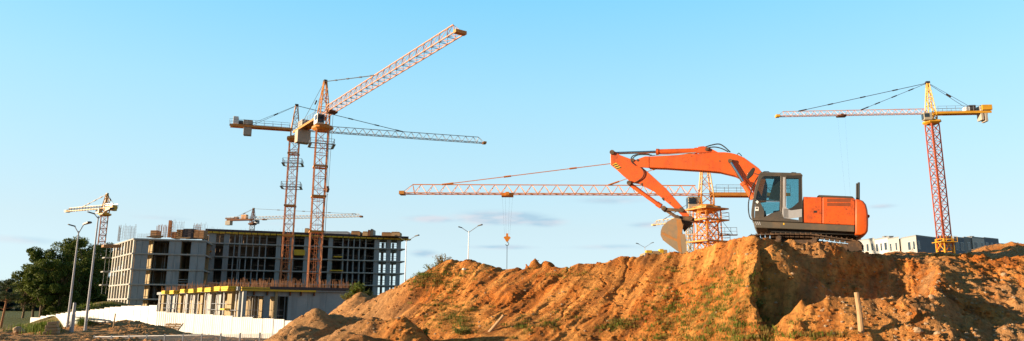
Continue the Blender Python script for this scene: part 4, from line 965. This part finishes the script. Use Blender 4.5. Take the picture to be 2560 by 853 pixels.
# yellow loading platforms on right wing
for px0, px1, py in ((z6(372), z6(445), 637), (z6(622), z6(708), 675), (z6(640), z6(700), 640), (516, 532, 633)):
    s0, s1 = S2(px0), S2(px1); z = P((px0+px1)/2, py, 157).z; mb = MB(); sbox(mb, a2, t2, b2, s0, s1, -1.6, .3, z-.1, z+(1.1 if py == 637 else .12)); mb.build('loading_platform', 'yellowbeam' if px0 > 540 else 'crane_orange', bld, bevel=.02)
# clutter on the roof of the left wing: formwork boxes, planks, rebar cages
def rebar(px0, px1, py0, py1, Y, nv, nh, mat, r_=.035, jit=.3, depth=1.5, par=bld, name='rebar_cage'):
    mb = MB()
    for k in range(nv):
        px = px0+(px1-px0)*(k+.5*random.random())/nv; yy = Y+random.uniform(0, depth)
        lo = P(px, py0, yy); hi = P(px+random.uniform(-1, 1)*jit*3, py1+random.uniform(0, abs(py1-py0)*jit), yy+random.uniform(-.2,.2)); mb.bar(V(hi.x, hi.y, lo.z), hi, r_)
    for k in range(nh):
        y_ = py0+(py1-py0)*(.08+.72*k/max(1, nh-1)); mb.bar(P(px0, y_, Y), P(px1, y_, Y), r_*.8)
    return mb.build(name, mat, par)
rebar(297, 305, 604, 562, 150, 7, 5, 'rebar_grey', .045); rebar(308, 342, 600, 558, 144, 18, 9, 'rebar_grey', .03)
rebar(345, 388, 598, 582, 142, 14, 3, 'rebar_grey', .03); rebar(392, 424, 594, 558, 143, 16, 6, 'rebar', .05); rebar(422, 432, 594, 550, 143, 8, 5, 'rebar', .09, .1)
rebar(424, 462, 594, 548, 148, 18, 4, 'rebar_grey', .03); rebar(484, 505, 594, 556, 144, 12, 6, 'rebar', .05); rebar(492, 520, 594, 552, 148, 10, 3, 'rebar_grey', .025)
for px0, px1, y0, y1, mt in ((375, 392, 594, 576, 'plywood'), (440, 456, 594, 574, 'plywood'), (456, 484, 596, 572, 'darkfilm'), (484, 510, 596, 576, 'plywood'), (428, 440, 596, 580, 'rebar')):
    A_ = P(px0, y0, 144); B_ = P(px1, y1, 144); mb = MB(); mb.abox(A_.x, B_.x, 144, 146, A_.z, B_.z)
    for k in range(4): z_ = A_.z+(B_.z-A_.z)*(k+.5)/4; mb.abox(A_.x-.05, B_.x+.05, 143.9, 143.99, z_-.04, z_+.04)
    mb.build('formwork_box', mt, bld)
mb = MB()
for k in range(5): p = P(384+k*2, 595-k*.8, 140); mb.box(p+V(0,0,.1), V(1.2,.3,-.05+.03*k), V(-.1,.4,0), V(0,0,.05))
mb.build('plank_pile', 'wood', bld); mb = MB()
for k in range(4): p = P(455+k*2, 597-k*.6, 141); mb.box(p+V(0,0,.05), V(1.2,.1,0), V(-.1,.4,0), V(0,0,.05))
mb.build('plank_pile', 'wood', bld)
# clutter on the roof of the right wing
for px0, px1, y0, y1, mt in ((z6(757), z6(818), 585, 579, 'plywood'), (z6(835), z6(872), 586, 580, 'wood'), (z6(870), z6(888), 586, 576, 'rust'), (z6(888), z6(908), 586, 574, 'darkgrey'), (z6(965), z6(1030), 588, 582, 'plywood'), (z6(1030), z6(1090), 589, 581, 'wood'), (z6(440), z6(470), 581, 572, 'wood'), (z6(560), z6(740), 583, 580, 'steel')):
    A_ = P(px0, y0, 162); B_ = P(px1, y1, 162); mb = MB(); mb.abox(A_.x, B_.x, 162, 165, lv2[0]+.003, B_.z)
    mb.abox(A_.x+.1, B_.x-.2, 161.9, 164, B_.z+.003, B_.z+.12); mb.build('material_stack', mt, bld)
rebar(522, 560, 581, 566, 156, 12, 0, 'rebar_grey', .02, .5, 3); rebar(560, 760, 583, 570, 158, 30, 0, 'rebar_grey', .02, .6, 4); rebar(760, 1000, 587, 574, 164, 22, 0, 'rebar_grey', .02, .6, 4)

# ------------------------------------------------------------------ podium building
pod = thing('low_podium_building', 'low concrete podium with yellow formwork beams along its deck in front of the tall block', 'building', V(*P(700,770,90)[:2], -2))
pa, pt_, pb, PLn = frame(600, 88, 905, 98, 716)
SP = lambda px: sx_of(px, pa, pt_, pb, 716)
zd = P(600, 717, 88).z; zb = -2.2
mb = MB(); 
EL = P(400, 716, 136); EL.z = 0; le = EL-pa; LL = le.length; le.normalize(); nl = V(le.y, -le.x, 0)
if nl.x > 0: nl = -nl
pts = [pa-pb*.4+nl*.4, pa+pt_*PLn-pb*.4, pa+pt_*PLn+pb*36, EL+nl*.4]
mb.prism([V(p.x,p.y,zd-.45) for p in pts], [V(p.x,p.y,zd) for p in pts]); mb.build('deck_slab', 'concrete', pod)
mb = MB(); sbox(mb, pa, pt_, pb, 0, SP(785), -.75, -.41, zd-.5, zd-.28); mb.build('edge_beam', 'yellowbeam', pod)
mb = MB(); sbox(mb, pa, pt_, pb, 0, SP(670), -.72, -.405, zd-.2, zd-.02); mb.build('edge_beam', 'yellowbeam', pod)
mb = MB(); sbox(mb, pa, pt_, pb, SP(670)+.02, PLn, -.55, -.405, zd-.26, zd+.1); mb.build('edge_formwork', 'darkfilm', pod)
for p in (617, 635, 668, 725, 752, 785):
    mb = MB(); s_ = SP(p); sbox(mb, pa, pt_, pb, s_-.08, s_+.08, -.35, -.1, zd-1.0, zd-.46); mb.build('bracket', 'rust', pod)
ztop = zd-.455; zop = P(640, 740, 88).z
for p0, p1 in ((600, 615), (662, 678), (723, 905)):
    s0, s1 = SP(p0), SP(p1); n_ = max(1, round((s1-s0)/2.6))
    for k in range(n_):
        e0 = s0+(s1-s0)*k/n_; e1 = s0+(s1-s0)*(k+1)/n_
        mb = MB(); sbox(mb, pa, pt_, pb, e0+.012, e1-.012, 0, .3, zb, ztop); mb.build('wall_panel', 'concrete', pod)
for p0, p1 in ((615, 662), (678, 723)):
    s0, s1 = SP(p0), SP(p1); mb = MB(); sbox(mb, pa, pt_, pb, s0-.01, s1+.01, .02, .28, zop, ztop-.003); mb.build('lintel', 'concrete', pod)
    mb = MB()
    for k in range(5):
        s_ = s0+.2+(s1-s0-.4)*k/4; c = pa+pt_*s_+pb*random.uniform(.5, 1.6); mb.tube(V(c.x,c.y,zb), V(c.x,c.y,zop), .05, n=6)
    for h_ in (.9, 1.9, 2.6): sbox(mb, pa, pt_, pb, s0+.1, s1-.1, .9, .95, zb+h_+.6, zb+h_+.66)
    mb.build('scaffold_frame', 'steel', pod)
mb = MB(); sbox(mb, pa, pt_, pb, 4, PLn-.5, 7, 7.3, zb, ztop); mb.build('inner_wall', 'concrete_shaded', pod)
# left lit side: columns, shoring towers, formwork beam stacks
for k in range(11):
    u_ = LL*(k+.0)/10.5+.4; c = pa+le*u_-nl*.5; mb = MB(); mb.box(V(c.x,c.y,(zb+ztop)/2), le*random.choice((.5,.8,1.1)), nl*.2, V(0,0,(ztop-zb)/2)); mb.build('column', 'concrete_in' if k % 3 == 1 else 'slab', pod)
mb = MB(); c = pa+le*LL/2-nl*4.5; mb.box(V(c.x,c.y,(zb+ztop)/2), le*LL/2, nl*.15, V(0,0,(ztop-zb)/2)); mb.build('inner_wall', 'concrete_in', pod)
mb = MB()
for k in range(46):
    u_ = LL*k/46+random.uniform(0,.6); c = pa+le*u_-nl*random.uniform(-.3, 1.2); mb.tube(V(c.x,c.y,zb), V(c.x,c.y,ztop), .06, n=5)
for h_ in (.8, 1.7, 2.6, 3.4):
    for k in range(12):
        if random.random() < .75: c0 = pa+le*(LL*k/12)+nl*.2; c1 = c0+le*LL/16; mb.bar(V(c0.x,c0.y,zb+h_+.6), V(c1.x,c1.y,zb+h_+.6), .06, .07)
for k in range(6): c0 = pa+le*(LL*k/6)+nl*.25; c1 = c0+le*2; mb.bar(V(c0.x,c0.y,zb+.6), V(c1.x,c1.y,zb+3), .05)
tag(mb.build('shoring_props', 'steel', pod), kind='stuff')
for k, u_ in enumerate((1.2, 5.2, 10.5, 15.5, 21.5, 28, 37, 45)):
    c = pa+le*(u_+1)+nl*.75; mb = MB()
    for j in range(3): mb.box(V(c.x,c.y,zd-.42+j*.2+.06*(k % 2)), le*(1.5+.5*random.random()), nl*.55, V(0,0,.085))
    mb.build('formwork_beam_stack', 'yellowbeam', pod)
for hh in (1.6, 2.5): 
    c = pa+le*4.5+nl*.5; mb = MB(); mb.box(V(c.x,c.y,zb+hh+.8), le*1.2, nl*.35, V(0,0,.1)); mb.build('scaffold_deck', 'yellowbeam', pod)
# rebar starters along the deck
mb = MB()
for k in range(620):
    if random.random() < .55: s_ = random.uniform(0, PLn-.5); c = pa+pt_*s_+pb*random.choice((.2, .5, 4, 9, 14))
    else: c = pa+le*random.uniform(0, LL)-nl*random.choice((.3,.6,3,6))
    h_ = random.uniform(.7, 1.15)*(1+.5*(vn(np.array([c.x*.5]), np.array([c.y*.5]), 5)[0])); mb.bar(V(c.x,c.y,zd), V(c.x+random.uniform(-.08,.08),c.y,zd+h_), .03)
tag(mb.build('rebar_starters', 'rebar', pod), kind='stuff')

# ------------------------------------------------------------------ white sheet fence
def corr_panel(par, p0, p1, h, step=.25):
    mb = MB(); t_ = V(p1.x-p0.x, p1.y-p0.y, 0); L_ = t_.length; t_.normalize(); n_ = V(t_.y, -t_.x, 0); k = max(2, int(L_/step)); z0 = min(p0.z, p1.z)
    top_ = max(p0.z, p1.z)+h; pr = []
    for i in range(k*2+1): c = p0+t_*(L_*i/(2*k)); pr.append(V(c.x, c.y, 0)+n_*(.03*(i % 2)))
    for a_, b_ in zip(pr, pr[1:]): mb.face([V(a_.x,a_.y,z0-.2), V(b_.x,b_.y,z0-.2), V(b_.x,b_.y,top_), V(a_.x,a_.y,top_)])
    o = mb.build('fence_panel', 'sheet', par); so_ = o.modifiers.new('thick', 'SOLIDIFY'); so_.thickness = .02; return o
def wfence(label, keys, n, h=2.0):
    P_ = [P(px, py, Y) for px, py, Y in keys]; f_ = thing('sheet_fence', label, 'fence', P_[0], 'white sheet fences around the building site')
    L = [0]
    for a_, b_ in zip(P_, P_[1:]): L.append(L[-1]+(b_-a_).length)
    pts = []
    for k in range(n+1):
        d_ = L[-1]*k/n; j = min(max(i for i in range(len(P_)) if L[i] <= d_+1e-6), len(P_)-2); pts.append(P_[j].lerp(P_[j+1], (d_-L[j])/(L[j+1]-L[j])))
    for a_, b_ in zip(pts, pts[1:]):
        z = (a_.z+b_.z)/2; dd_ = (b_-a_)*.012; jz = random.uniform(-.05, .05); jy = random.uniform(-.04, .04); corr_panel(f_, V(a_.x+dd_.x,a_.y+dd_.y+jy,z+jz), V(b_.x-dd_.x,b_.y-dd_.y-jy,z+jz), h)
    for a_ in pts[::2]:
        mb = MB(); bk_ = V(a_.x, a_.y+.12, 0); mb.abox(bk_.x-.04, bk_.x+.04, bk_.y-.04, bk_.y+.04, a_.z-.5, a_.z+h+.12); mb.build('post', 'steel', f_)
    return f_
wfence('white corrugated sheet fence climbing from the grass at the left to the building corner', [(72,826,128),(105,820,126),(200,812,108),(300,808,88),(388,812,76)], 22)
wfence('white corrugated sheet fence stepping down in front of the low podium to the sandy heap', [(386,828,76),(440,831,75),(560,842,71.5),(735,858,67)], 14)

# ------------------------------------------------------------------ right far building
rb_ = thing('finished_building', 'long low white and beige building with shade toned walls behind the right end of the mound', 'building', V(*P(2300,760,165)[:2], -1.5))
# two visible facades: lit ones facing left, most facing right coloured dark as shade
segs = [(2140, 184, 2186, 176, 'beige', 601), (2186, 176, 2219, 170, 'white', 598), (2219, 170, 2247, 165, 'beige', 597), (2255, 163, 2290, 157, 'beige', 594), (2290, 157, 2345, 163, 'shadedwall', 594), (2345, 163, 2381, 166, 'shadedwall', 594),
        (2385, 168, 2410, 170, 'shadedwall', 596), (2410, 170, 2430, 172, 'greywall', 596), (2430, 171.5, 2460, 174, 'white', 596), (2460, 174.5, 2496, 178, 'shadedwall', 598), (2496, 190, 2530, 192, 'shadedwall', 612)]
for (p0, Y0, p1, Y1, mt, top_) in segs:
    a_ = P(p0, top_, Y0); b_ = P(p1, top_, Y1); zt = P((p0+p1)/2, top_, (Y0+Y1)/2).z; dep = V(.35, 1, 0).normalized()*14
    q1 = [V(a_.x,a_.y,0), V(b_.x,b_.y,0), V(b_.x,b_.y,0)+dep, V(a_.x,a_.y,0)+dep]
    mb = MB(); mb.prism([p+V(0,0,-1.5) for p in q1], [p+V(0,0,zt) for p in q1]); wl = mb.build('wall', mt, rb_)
    mb = MB(); mb.prism([p+V(0,0,zt+.003) for p in q1], [p+V(0,0,zt+.3) for p in q1]); mb.build('parapet', 'greywall', wl)
    if p0 >= 2496: continue
    t_ = (q1[1]-q1[0]); Lw = t_.length; t_.normalize(); n_ = V(t_.y, -t_.x, 0); nw = max(1, int(Lw/1.9))
    for row in range(2):
        for k in range(nw):
            if nw > 2 and random.random() < .12: continue
            c = q1[0]+t_*(Lw*(k+.5)/nw)+n_*.02; zc = zt-1.9-row*3.0; wd = random.choice((.5,.62,.4)); hh = .95
            mb = MB(); mb.box(c+V(0,0,zc), t_*wd, n_*.05, V(0,0,hh)); wn = mb.build('window', 'whitecab', rb_)
            mb = MB(); mb.box(c+n_*.03+V(0,0,zc), t_*(wd-.06), n_*.04, V(0,0,hh-.07)); mb.box(c+n_*.06+V(0,0,zc), t_*.03, n_*.02, V(0,0,hh-.05)); mb.build('pane', 'winglass', wn)
for px, Y in ((2155,186),(2225,172),(2237,170),(2300,165),(2385,172),(2440,176)):
    p = P(px, 597, Y); mb = MB(); mb.box(V(p.x,p.y+2,p.z+.2), V(.5,0,0), V(0,.5,0), V(0,0,.5)); mb.box(V(p.x,p.y+2,p.z+.75), V(.6,0,0), V(0,.6,0), V(0,0,.05)); mb.build('roof_vent', 'greywall', rb_)
# planks leaning at crane foot
p = P(2430,625,60); q_ = P(2458,617,60); mb = MB(); mb.bar(p, q_, .08, .04); tag(mb.build('plank', 'wood', origin=p), 'pale plank jutting up from the far edge of the soil left of the last bump', 'plank')

# far deck behind ridge
fp = P(1640, 640, 150); fd = thing('far_formwork_deck', 'small distant yellow and brown formwork deck on the skyline left of the bucket', 'scaffold', V(fp.x, fp.y, -1.5))
mb = MB(); A_, B_ = P(1612, 633, 150), P(1700, 631, 150); mb.abox(A_.x, B_.x, 150, 156, A_.z-.3, A_.z+.1); mb.build('deck', 'wood', fd)
mb = MB()
for k in range(9): x_ = A_.x+(B_.x-A_.x)*k/8; mb.abox(x_-.08, x_+.08, 150.2, 150.4, -1.5, A_.z-.31)
mb.build('support_posts', 'steel', fd)
for p0, p1, y_, mt in ((1616, 1630, 628, 'yellowbeam'), (1650, 1659, 625, 'yellowbeam'), (1660, 1668, 627, 'wood'), (1632, 1648, 630, 'wood')):
    u1, u2 = P(p0, y_, 151), P(p1, y_, 151); mb = MB(); mb.abox(u1.x, u2.x, 151, 153, A_.z+.11, u1.z+.2); mb.build('material_box', mt, fd)
rebar(1655, 1740, 634, 622, 153, 26, 0, 'rebar_grey', .03, .5, 2, fd, 'rebar')

# ------------------------------------------------------------------ lamps
def lamp(label, base, topp, rb, heads, grp='street lamps'):
    b_ = Vector(base); tp = V(b_.x, b_.y, topp.z); l = thing('street_lamp', label, 'street lamp', b_, grp)
    mb = MB(); mb.tube(b_, tp, rb, rb*.45, n=10); mb.build('pole', 'lampgrey', l)
    for (dx, dz, hl) in heads:
        e = tp+V(dx, -.1, dz); mb = MB(); mb.tube(tp-V(0,0,.15), e, rb*.35, n=6); arm_ = mb.build('lamp_arm', 'lampgrey', l)
        d_ = V(math.copysign(1, dx), -.15, .28 if dz > .1 else -.05).normalized(); up_ = V(0,0,1); sd = d_.cross(up_).normalized(); uu = sd.cross(d_)
        mb = MB(); c = e+d_*hl*.45; 
        mb.prism([c+d_*(hl*a_)+sd*(hl*.32*b2_)-uu*.03*hl for a_, b2_ in ((-.5,-.4),(.3,-1),(.5,-.6),(.5,.6),(.3,1),(-.5,.4))], [c+d_*(hl*.9*a_)+sd*(hl*.28*b2_)+uu*.14*hl for a_, b2_ in ((-.5,-.4),(.3,-1),(.5,-.6),(.5,.6),(.3,1),(-.5,.4))])
        mb.build('lamp_head', 'darkgrey', arm_)
def lampat(label, px, py, Y, hp, rb, heads):
    tp = P(px, py, Y); x, y = tp.x, tp.y; lamp(label, (x, y, tz(x, y)-.1), tp, rb, heads)
lampat('tall grey double headed street lamp left of its taller neighbour, by the dark trees', 197, 578, 50, 0, .088, [(-.25,.3,.5),(.35,.45,.6)])
lampat('tallest grey street lamp at the left, standing in front of the trees and white fence', 246, 541, 47, 0, .088, [(-.2,.12,.5),(.5,.35,.6)])
lampat('double armed street lamp standing just right of the unfinished building', 1016, 601, 92, 0, .1, [(-1.0,.45,.6),(1.1,.5,.65)])
lampat('double armed street lamp behind the ridge left of the hanging hook', 1172, 578, 86, 0, .1, [(-.8,.35,.55),(1.1,.6,.65)])
lampat('small distant double armed street lamp left of the excavator bucket', 1612, 617, 130, 0, .1, [(-1.1,.45,.6),(1.1,.6,.6)])
p = P(187, 757, 46); x, y = p.x, p.y; zb_ = tz(x, y)-.1
ps = thing('steel_post', 'short bare grey steel post between the two tall street lamps', 'post', (x, y, zb_))
mb = MB(); mb.tube(V(x,y,zb_), V(x,y,zb_+1.2), .13, n=12); mb.build('post_base', 'lampgrey', ps)
mb = MB(); mb.tube(V(x,y,zb_+1.2), p, .1, .085, n=12); mb.build('post_shaft', 'lampgrey', ps)

# ------------------------------------------------------------------ wire mesh barrier along the bottom left
mf = thing('mesh_fence', 'low grey wire mesh barrier along the bottom edge in front of the white fence', 'fence', P(240, 850, 34))
P0, P1 = P(236, 842, 36), P(700, 834, 33); n = 10
for k in range(n):
    A_ = P0.lerp(P1, k/n); B_ = P0.lerp(P1, (k+1)/n); mb = MB(); hh = 1.1
    for z_ in (0, .55, 1.1): mb.bar(A_-V(0,0,z_), B_-V(0,0,z_), .025)
    m_ = 22
    for j in range(m_): c = A_.lerp(B_, j/m_); mb.bar(c, c-V(0,0,hh), .012)
    mb.build('mesh_panel', 'steel', mf)
    mb = MB(); mb.bar(A_+V(0,0,.06), A_-V(0,0,1.5), .06); mb.build('post', 'steel', mf)

# ------------------------------------------------------------------ stakes, log, stones, pallet
def put(px, py, y0=17, y1=60):
    h = on_face([px], [py], y0, y1); return V(*h[0]) if len(h) else P(px, py, 28)
b_ = put(2153, 832); tp = P(2141, 731, b_.y); mb = MB(); mid = b_.lerp(tp, .5)+V(.02,0,0)
for u1, u2, r1, r2 in ((b_-(tp-b_)*.15, mid, .085, .075), (mid, tp, .075, .066)): mb.tube(u1, u2, r1, r2, n=9)
mb.tube(mid+V(0,0,.2), mid+V(.1,-.05,.28), .015, n=5); tag(mb.build('wooden_stake', 'wood', origin=b_), 'thick leaning wooden stake standing in the rubble at the lower right', 'stake')
b_ = put(1226, 830); tp = P(1259, 789, b_.y-.1); mb = MB(); mb.tube(b_-V(.1,0,.1), tp, .075, .06, n=9); mb.tube(b_.lerp(tp,.6), b_.lerp(tp,.6)+V(-.12,-.05,.1), .015, n=5)
tag(mb.build('log', 'wood', origin=b_), 'short grey log stuck slanting into the slope at bottom centre', 'log')
b_ = put(283, 820, 25, 60); mb = MB(); mb.tube(b_, b_+V(.05,0,.95), .04, n=7); tag(mb.build('wooden_stake', 'wood', origin=b_), 'thin short stake on the dirt heap in front of the white fence', 'stake')
def boulder(px, py, r_, label, sq=.7, mat='stone'):
    b_ = put(px, py, 17, 60); mb = MB(); mb.rock(b_+V(0,0,r_*.3), r_, sq); o = mb.build('boulder', mat, origin=b_); s_ = o.modifiers.new('bevel', 'BEVEL'); s_.width = r_*.15; s_.segments = 2
    tag(o, label, 'boulder', 'stones on the earth')
boulder(45, 832, .42, 'round grey boulder in the bottom left corner beside the tall grass')
boulder(2130, 600+230, .08, 'brown stone just left of the foot of the thick wooden stake')
boulder(2295, 836, .16, 'largest pale rock in the rubble right of the wooden stake')
boulder(2345, 838, .11, 'orange stone lying right of the largest pale rock')
boulder(2510, 692, .14, 'rounded stone half buried high on the right slope')
boulder(2330, 748, .12, 'small pale stone on the lip of the shaded hollow')
boulder(1868, 640, .10, 'pale stone on the crest left of the excavator tracks')
boulder(1838, 637, .08, 'smaller pale stone near the crest, left of the other pale stone')
boulder(1160, 676, .13, 'white lump of rag lying near the top of the left ridge', .5, 'rag')
b_ = put(128, 836, 25, 60); sb_ = thing('stone_stack', 'little stack of flat pale slabs by the foot of the left lamp', 'stone stack', b_)
for k in range(4): mb = MB(); mb.box(b_+V(.05*(k % 2),0,.1+.19*k), V(.38-.05*k,.1,.02), V(-.1,.3,0), V(0,0,.085)); mb.build('slab', 'stone', sb_, bevel=.03)
b_ = P(415, 833, 62); b_.z = tz(b_.x, b_.y); pal = thing('pallet', 'wooden pallet leaning against the white fence', 'pallet', b_)
tp_ = [V(b_.x+x_, b_.y+.7+z_*.15, b_.z+z_) for x_, z_ in ((-.6, 0), (.6, 0))]
for k in range(6):
    mb = MB(); zc = .1+k*.18; c = V(b_.x+.1*k*.5, b_.y+.2+zc*.45, b_.z+zc); mb.box(c, V(.65,0,0), V(0,.03,.065), V(0,.02,-.01)); mb.build('board', 'wood', pal)
for s_ in (-.55, 0, .55): mb = MB(); mb.bar(V(b_.x+s_, b_.y+.26, b_.z), V(b_.x+s_+.5, b_.y+.75, b_.z+1.1), .06, .09); mb.build('bearer', 'wood', pal)
b_ = P(440, 836, 60); b_.z = tz(b_.x, b_.y); pk = thing('plank_heap', 'flat heap of planks on the earth at the foot of the leaning pallet', 'plank heap', b_)
for k in range(7): mb = MB(); mb.box(b_+V(random.uniform(-1.5,1.2), random.uniform(-.4,.4), .05+.06*k), V(1.3,random.uniform(-.3,.3),.02), V(.02,.1,0), V(0,0,.02)); mb.build('plank', 'wood', pk)
b_ = put(236, 806, 25, 60); pk = thing('plank_heap', 'grey boards lying on top of the dirt heap by the tallest lamp', 'plank heap', b_)
for k in range(5): mb = MB(); mb.box(b_+V(random.uniform(-.6,.6), random.uniform(-.4,.4), .06+.05*k), V(.9,random.uniform(-.3,.3),-.08), V(.02,.14,0), V(0,0,.02)); mb.build('plank', 'slab', pk)

# ------------------------------------------------------------------ shrubs and trees
def shrub(px, py, Y, h, w_, n, label, mat='weed', size=.035):
    p = P(px, py, Y); b_ = V(p.x, p.y, tz(p.x, p.y)); s_ = thing('shrub', label, 'shrub', b_, 'weedy shrubs on the earth'); mb = MB(); pts = []
    for k in range(n):
        a_ = random.uniform(0, 6.28); l = random.uniform(.1, 1)*w_; hh = h*random.uniform(.5, 1)*(1-.35*l/w_); b0 = b_+V(math.cos(a_)*l*.35, math.sin(a_)*l*.35, -.03); tp = b_+V(math.cos(a_)*l, math.sin(a_)*l, hh)
        md = b0.lerp(tp, .5)+V(0,0,hh*.1); mb.bar(b0, md, .016); mb.bar(md, tp, .01)
        for j in range(22):
            t_ = random.uniform(.2, 1); c = b0.lerp(md, t_*2) if t_ < .5 else md.lerp(tp, t_*2-1); pts.append(tuple(c+V(random.gauss(0,.05), random.gauss(0,.05), random.gauss(0,.04))))
    mb.build('stems', 'drygrass', s_); quads('leaves', np.array(pts), size, mat, s_)
shrub(893, 745, 43.5, 1.0, .6, 60, 'bright yellow green bush on top of the small heap before the building', 'grass', .05)
shrub(918, 745, 44, .7, .5, 26, 'sparse low bush just right of the bright yellow green one')
shrub(868, 765, 43, .5, .6, 36, 'low green weeds at the left foot of the bright bush')
shrub(1108, 672, 38, .75, .7, 30, 'tall dry weeds at the top left shoulder of the main ridge', 'drygrass')
shrub(1088, 680, 38.3, .65, .8, 30, 'leafy weeds below the dry ones on the left shoulder of the ridge')
shrub(1060, 696, 38.6, .55, .8, 30, 'low weeds halfway down the left edge of the main ridge')
shrub(985, 752, 39.5, .5, .7, 26, 'dark low weeds at the bottom of the left edge of the ridge')
shrub(1150, 798, 29.5, .35, .5, 20, 'dark green weeds in the hollow above the sandy heap')
shrub(1060, 842, 27.2, .35, .3, 16, 'small green weed at the right foot of the sandy heap')
shrub(1890, 745, 25.3, .35, .35, 16, 'small dark green plant at the shadow edge below the excavator')

def tree(px, pytop, pybase, Y, wpx, nleaf, label, mat, lean=0, seed=1, bare=.28):
    rs = np.random.default_rng(seed); tp = P(px, pytop, Y); b0 = P(px, pybase, Y); bz = min(b0.z, -1.0) ; b_ = V(tp.x, Y, -1.8); H = tp.z-b_.z; Wd = wpx/F*Y/2
    tr = thing('deciduous_tree', label, 'tree', b_, 'trees behind the white fence')
    mb = MB(); tt = b_+V(lean*H, 0, H*.82); prev = b_; n_ = 7; tr_pts = [b_]
    for k in range(1, n_+1):
        q_ = b_.lerp(tt, k/n_)+V(rs.normal(0,.12), rs.normal(0,.12), 0); mb.tube(prev, q_, .28*(1-(k-1)/n_*.85), .28*(1-k/n_*.85), n=7); prev = q_; tr_pts.append(q_)
    cl = []
    for k in range(46):
        f = rs.uniform(bare, 1.0); ang = rs.uniform(0, 6.283); prof = math.sin(min(1, (f-bare+.12)/(1-bare+.12))*math.pi*.86)**.6
        r_ = Wd*prof*rs.uniform(.3, 1.0); c = b_+V(lean*H*f, 0, H*f*.97)+V(math.cos(ang)*r_, math.sin(ang)*r_*.9, 0)
        st = b_.lerp(tt, max(.15, f-.22)); md = st.lerp(c, .55)+V(0,0,.2); mb.tube(st, md, .07, .05, n=5); mb.tube(md, c, .05, .015, n=5); cl.append((c, rs.uniform(.5, 1.05)*max(.6, Wd*.34)))
    mb.build('trunk', 'bark', tr)
    pts = []; per = nleaf//len(cl)
    for c, r_ in cl:
        g_ = rs.normal(size=(per, 3)); g_ /= np.linalg.norm(g_, axis=1)[:, None]; rr = r_*rs.uniform(.35, 1.1, per)**.6
        pts.append(np.array(c)[None]+g_*rr[:, None]*np.array([1, 1, .85]))
    quads('crown', np.concatenate(pts), .21, mat, tr)
tr_ = [(74,664,150,70,'leaf2','small loose pale leaved tree at the left end of the dark grove'),(104,622,156,90,'leaf','leafy tree second from the left in the dark grove'),(146,594,160,110,'leaf','tallest full tree in the dark grove, left of the first lamp pole'),
       (190,598,172,100,'leaf','dark tree behind the shorter street lamp pole'),(222,594,164,105,'leaf2','olive green rounded tree between the two tall lamp poles'),(256,608,176,95,'leaf','dark tree touching the left corner of the unfinished building'),(118,655,148,80,'leaf','shorter leafy tree with pale trunks in front of the grove'),
       (276,626,186,70,'leaf','dark tree half hidden behind the unfinished building'),(200,645,158,100,'leaf','dense lower tree between the lamp poles near the earth bank'),(245,650,168,90,'leaf','dense low tree beside the building scaffold'),(158,655,150,90,'leaf2','low bushy tree in front of the tallest tree of the grove')]
for i, (px, y_, Y, w_, mt, lb) in enumerate(tr_): tree(px, y_, 800, Y+22, w_, 15000 if i else 5000, lb, mt, lean=random.uniform(-.03, .03), seed=i+3, bare=.06 if i not in (0, 1, 6) else .22)
# pine
p = P(18, 700, 118); b_ = V(p.x, p.y, -2.4); pn = thing('pine_tree', 'thin pine with a bare reddish trunk at the far left edge', 'pine tree', b_); H = p.z-b_.z
mb = MB(); mb.tube(b_, b_+V(.3,0,H*.5), .2, .14, n=7); mb.tube(b_+V(.3,0,H*.5), p, .14, .03, n=7); pts = []
for k in range(30):
    f = random.uniform(.38, 1); a_ = random.uniform(0, 6.28); l = (1.05-f)*3.6+.4; s_ = b_+V(.3,0,H*f); e = s_+V(math.cos(a_)*l, math.sin(a_)*l, .15*l); mb.tube(s_, e, .04, .015, n=4)
    for j in range(150): c = s_.lerp(e, random.uniform(.3, 1.05)); pts.append((c.x+random.gauss(0,.28), c.y+random.gauss(0,.28), c.z+random.gauss(.05,.12)))
mb.build('trunk', 'pinebark', pn); quads('crown', np.array(pts), .13, 'needle', pn, aspect=.5)
# far forest
pts = []
for k in range(420):
    px = random.uniform(-500, 330); Y = random.uniform(330, 430); top_ = 704+random.uniform(-5, 12)+6*math.sin(px*.03)+8*math.sin(px*.011+2); tp = P(px, top_, Y); h_ = tp.z+4; n_ = 130
    f = rng.uniform(0, 1, n_)**.7; ang = rng.uniform(0, 6.28, n_); r_ = (1-f)**.6*3.6*rng.uniform(.3, 1, n_)+.2
    pts.append(np.stack([tp.x+r_*np.cos(ang), Y+r_*np.sin(ang), -3+h_*f], 1))
o = quads('far_forest', np.concatenate(pts), 1.1, 'farleaf'); tag(o, 'dark blue green forest far away behind the pine at the left edge', 'forest', kind='stuff')
print('verts ground', len(vv))
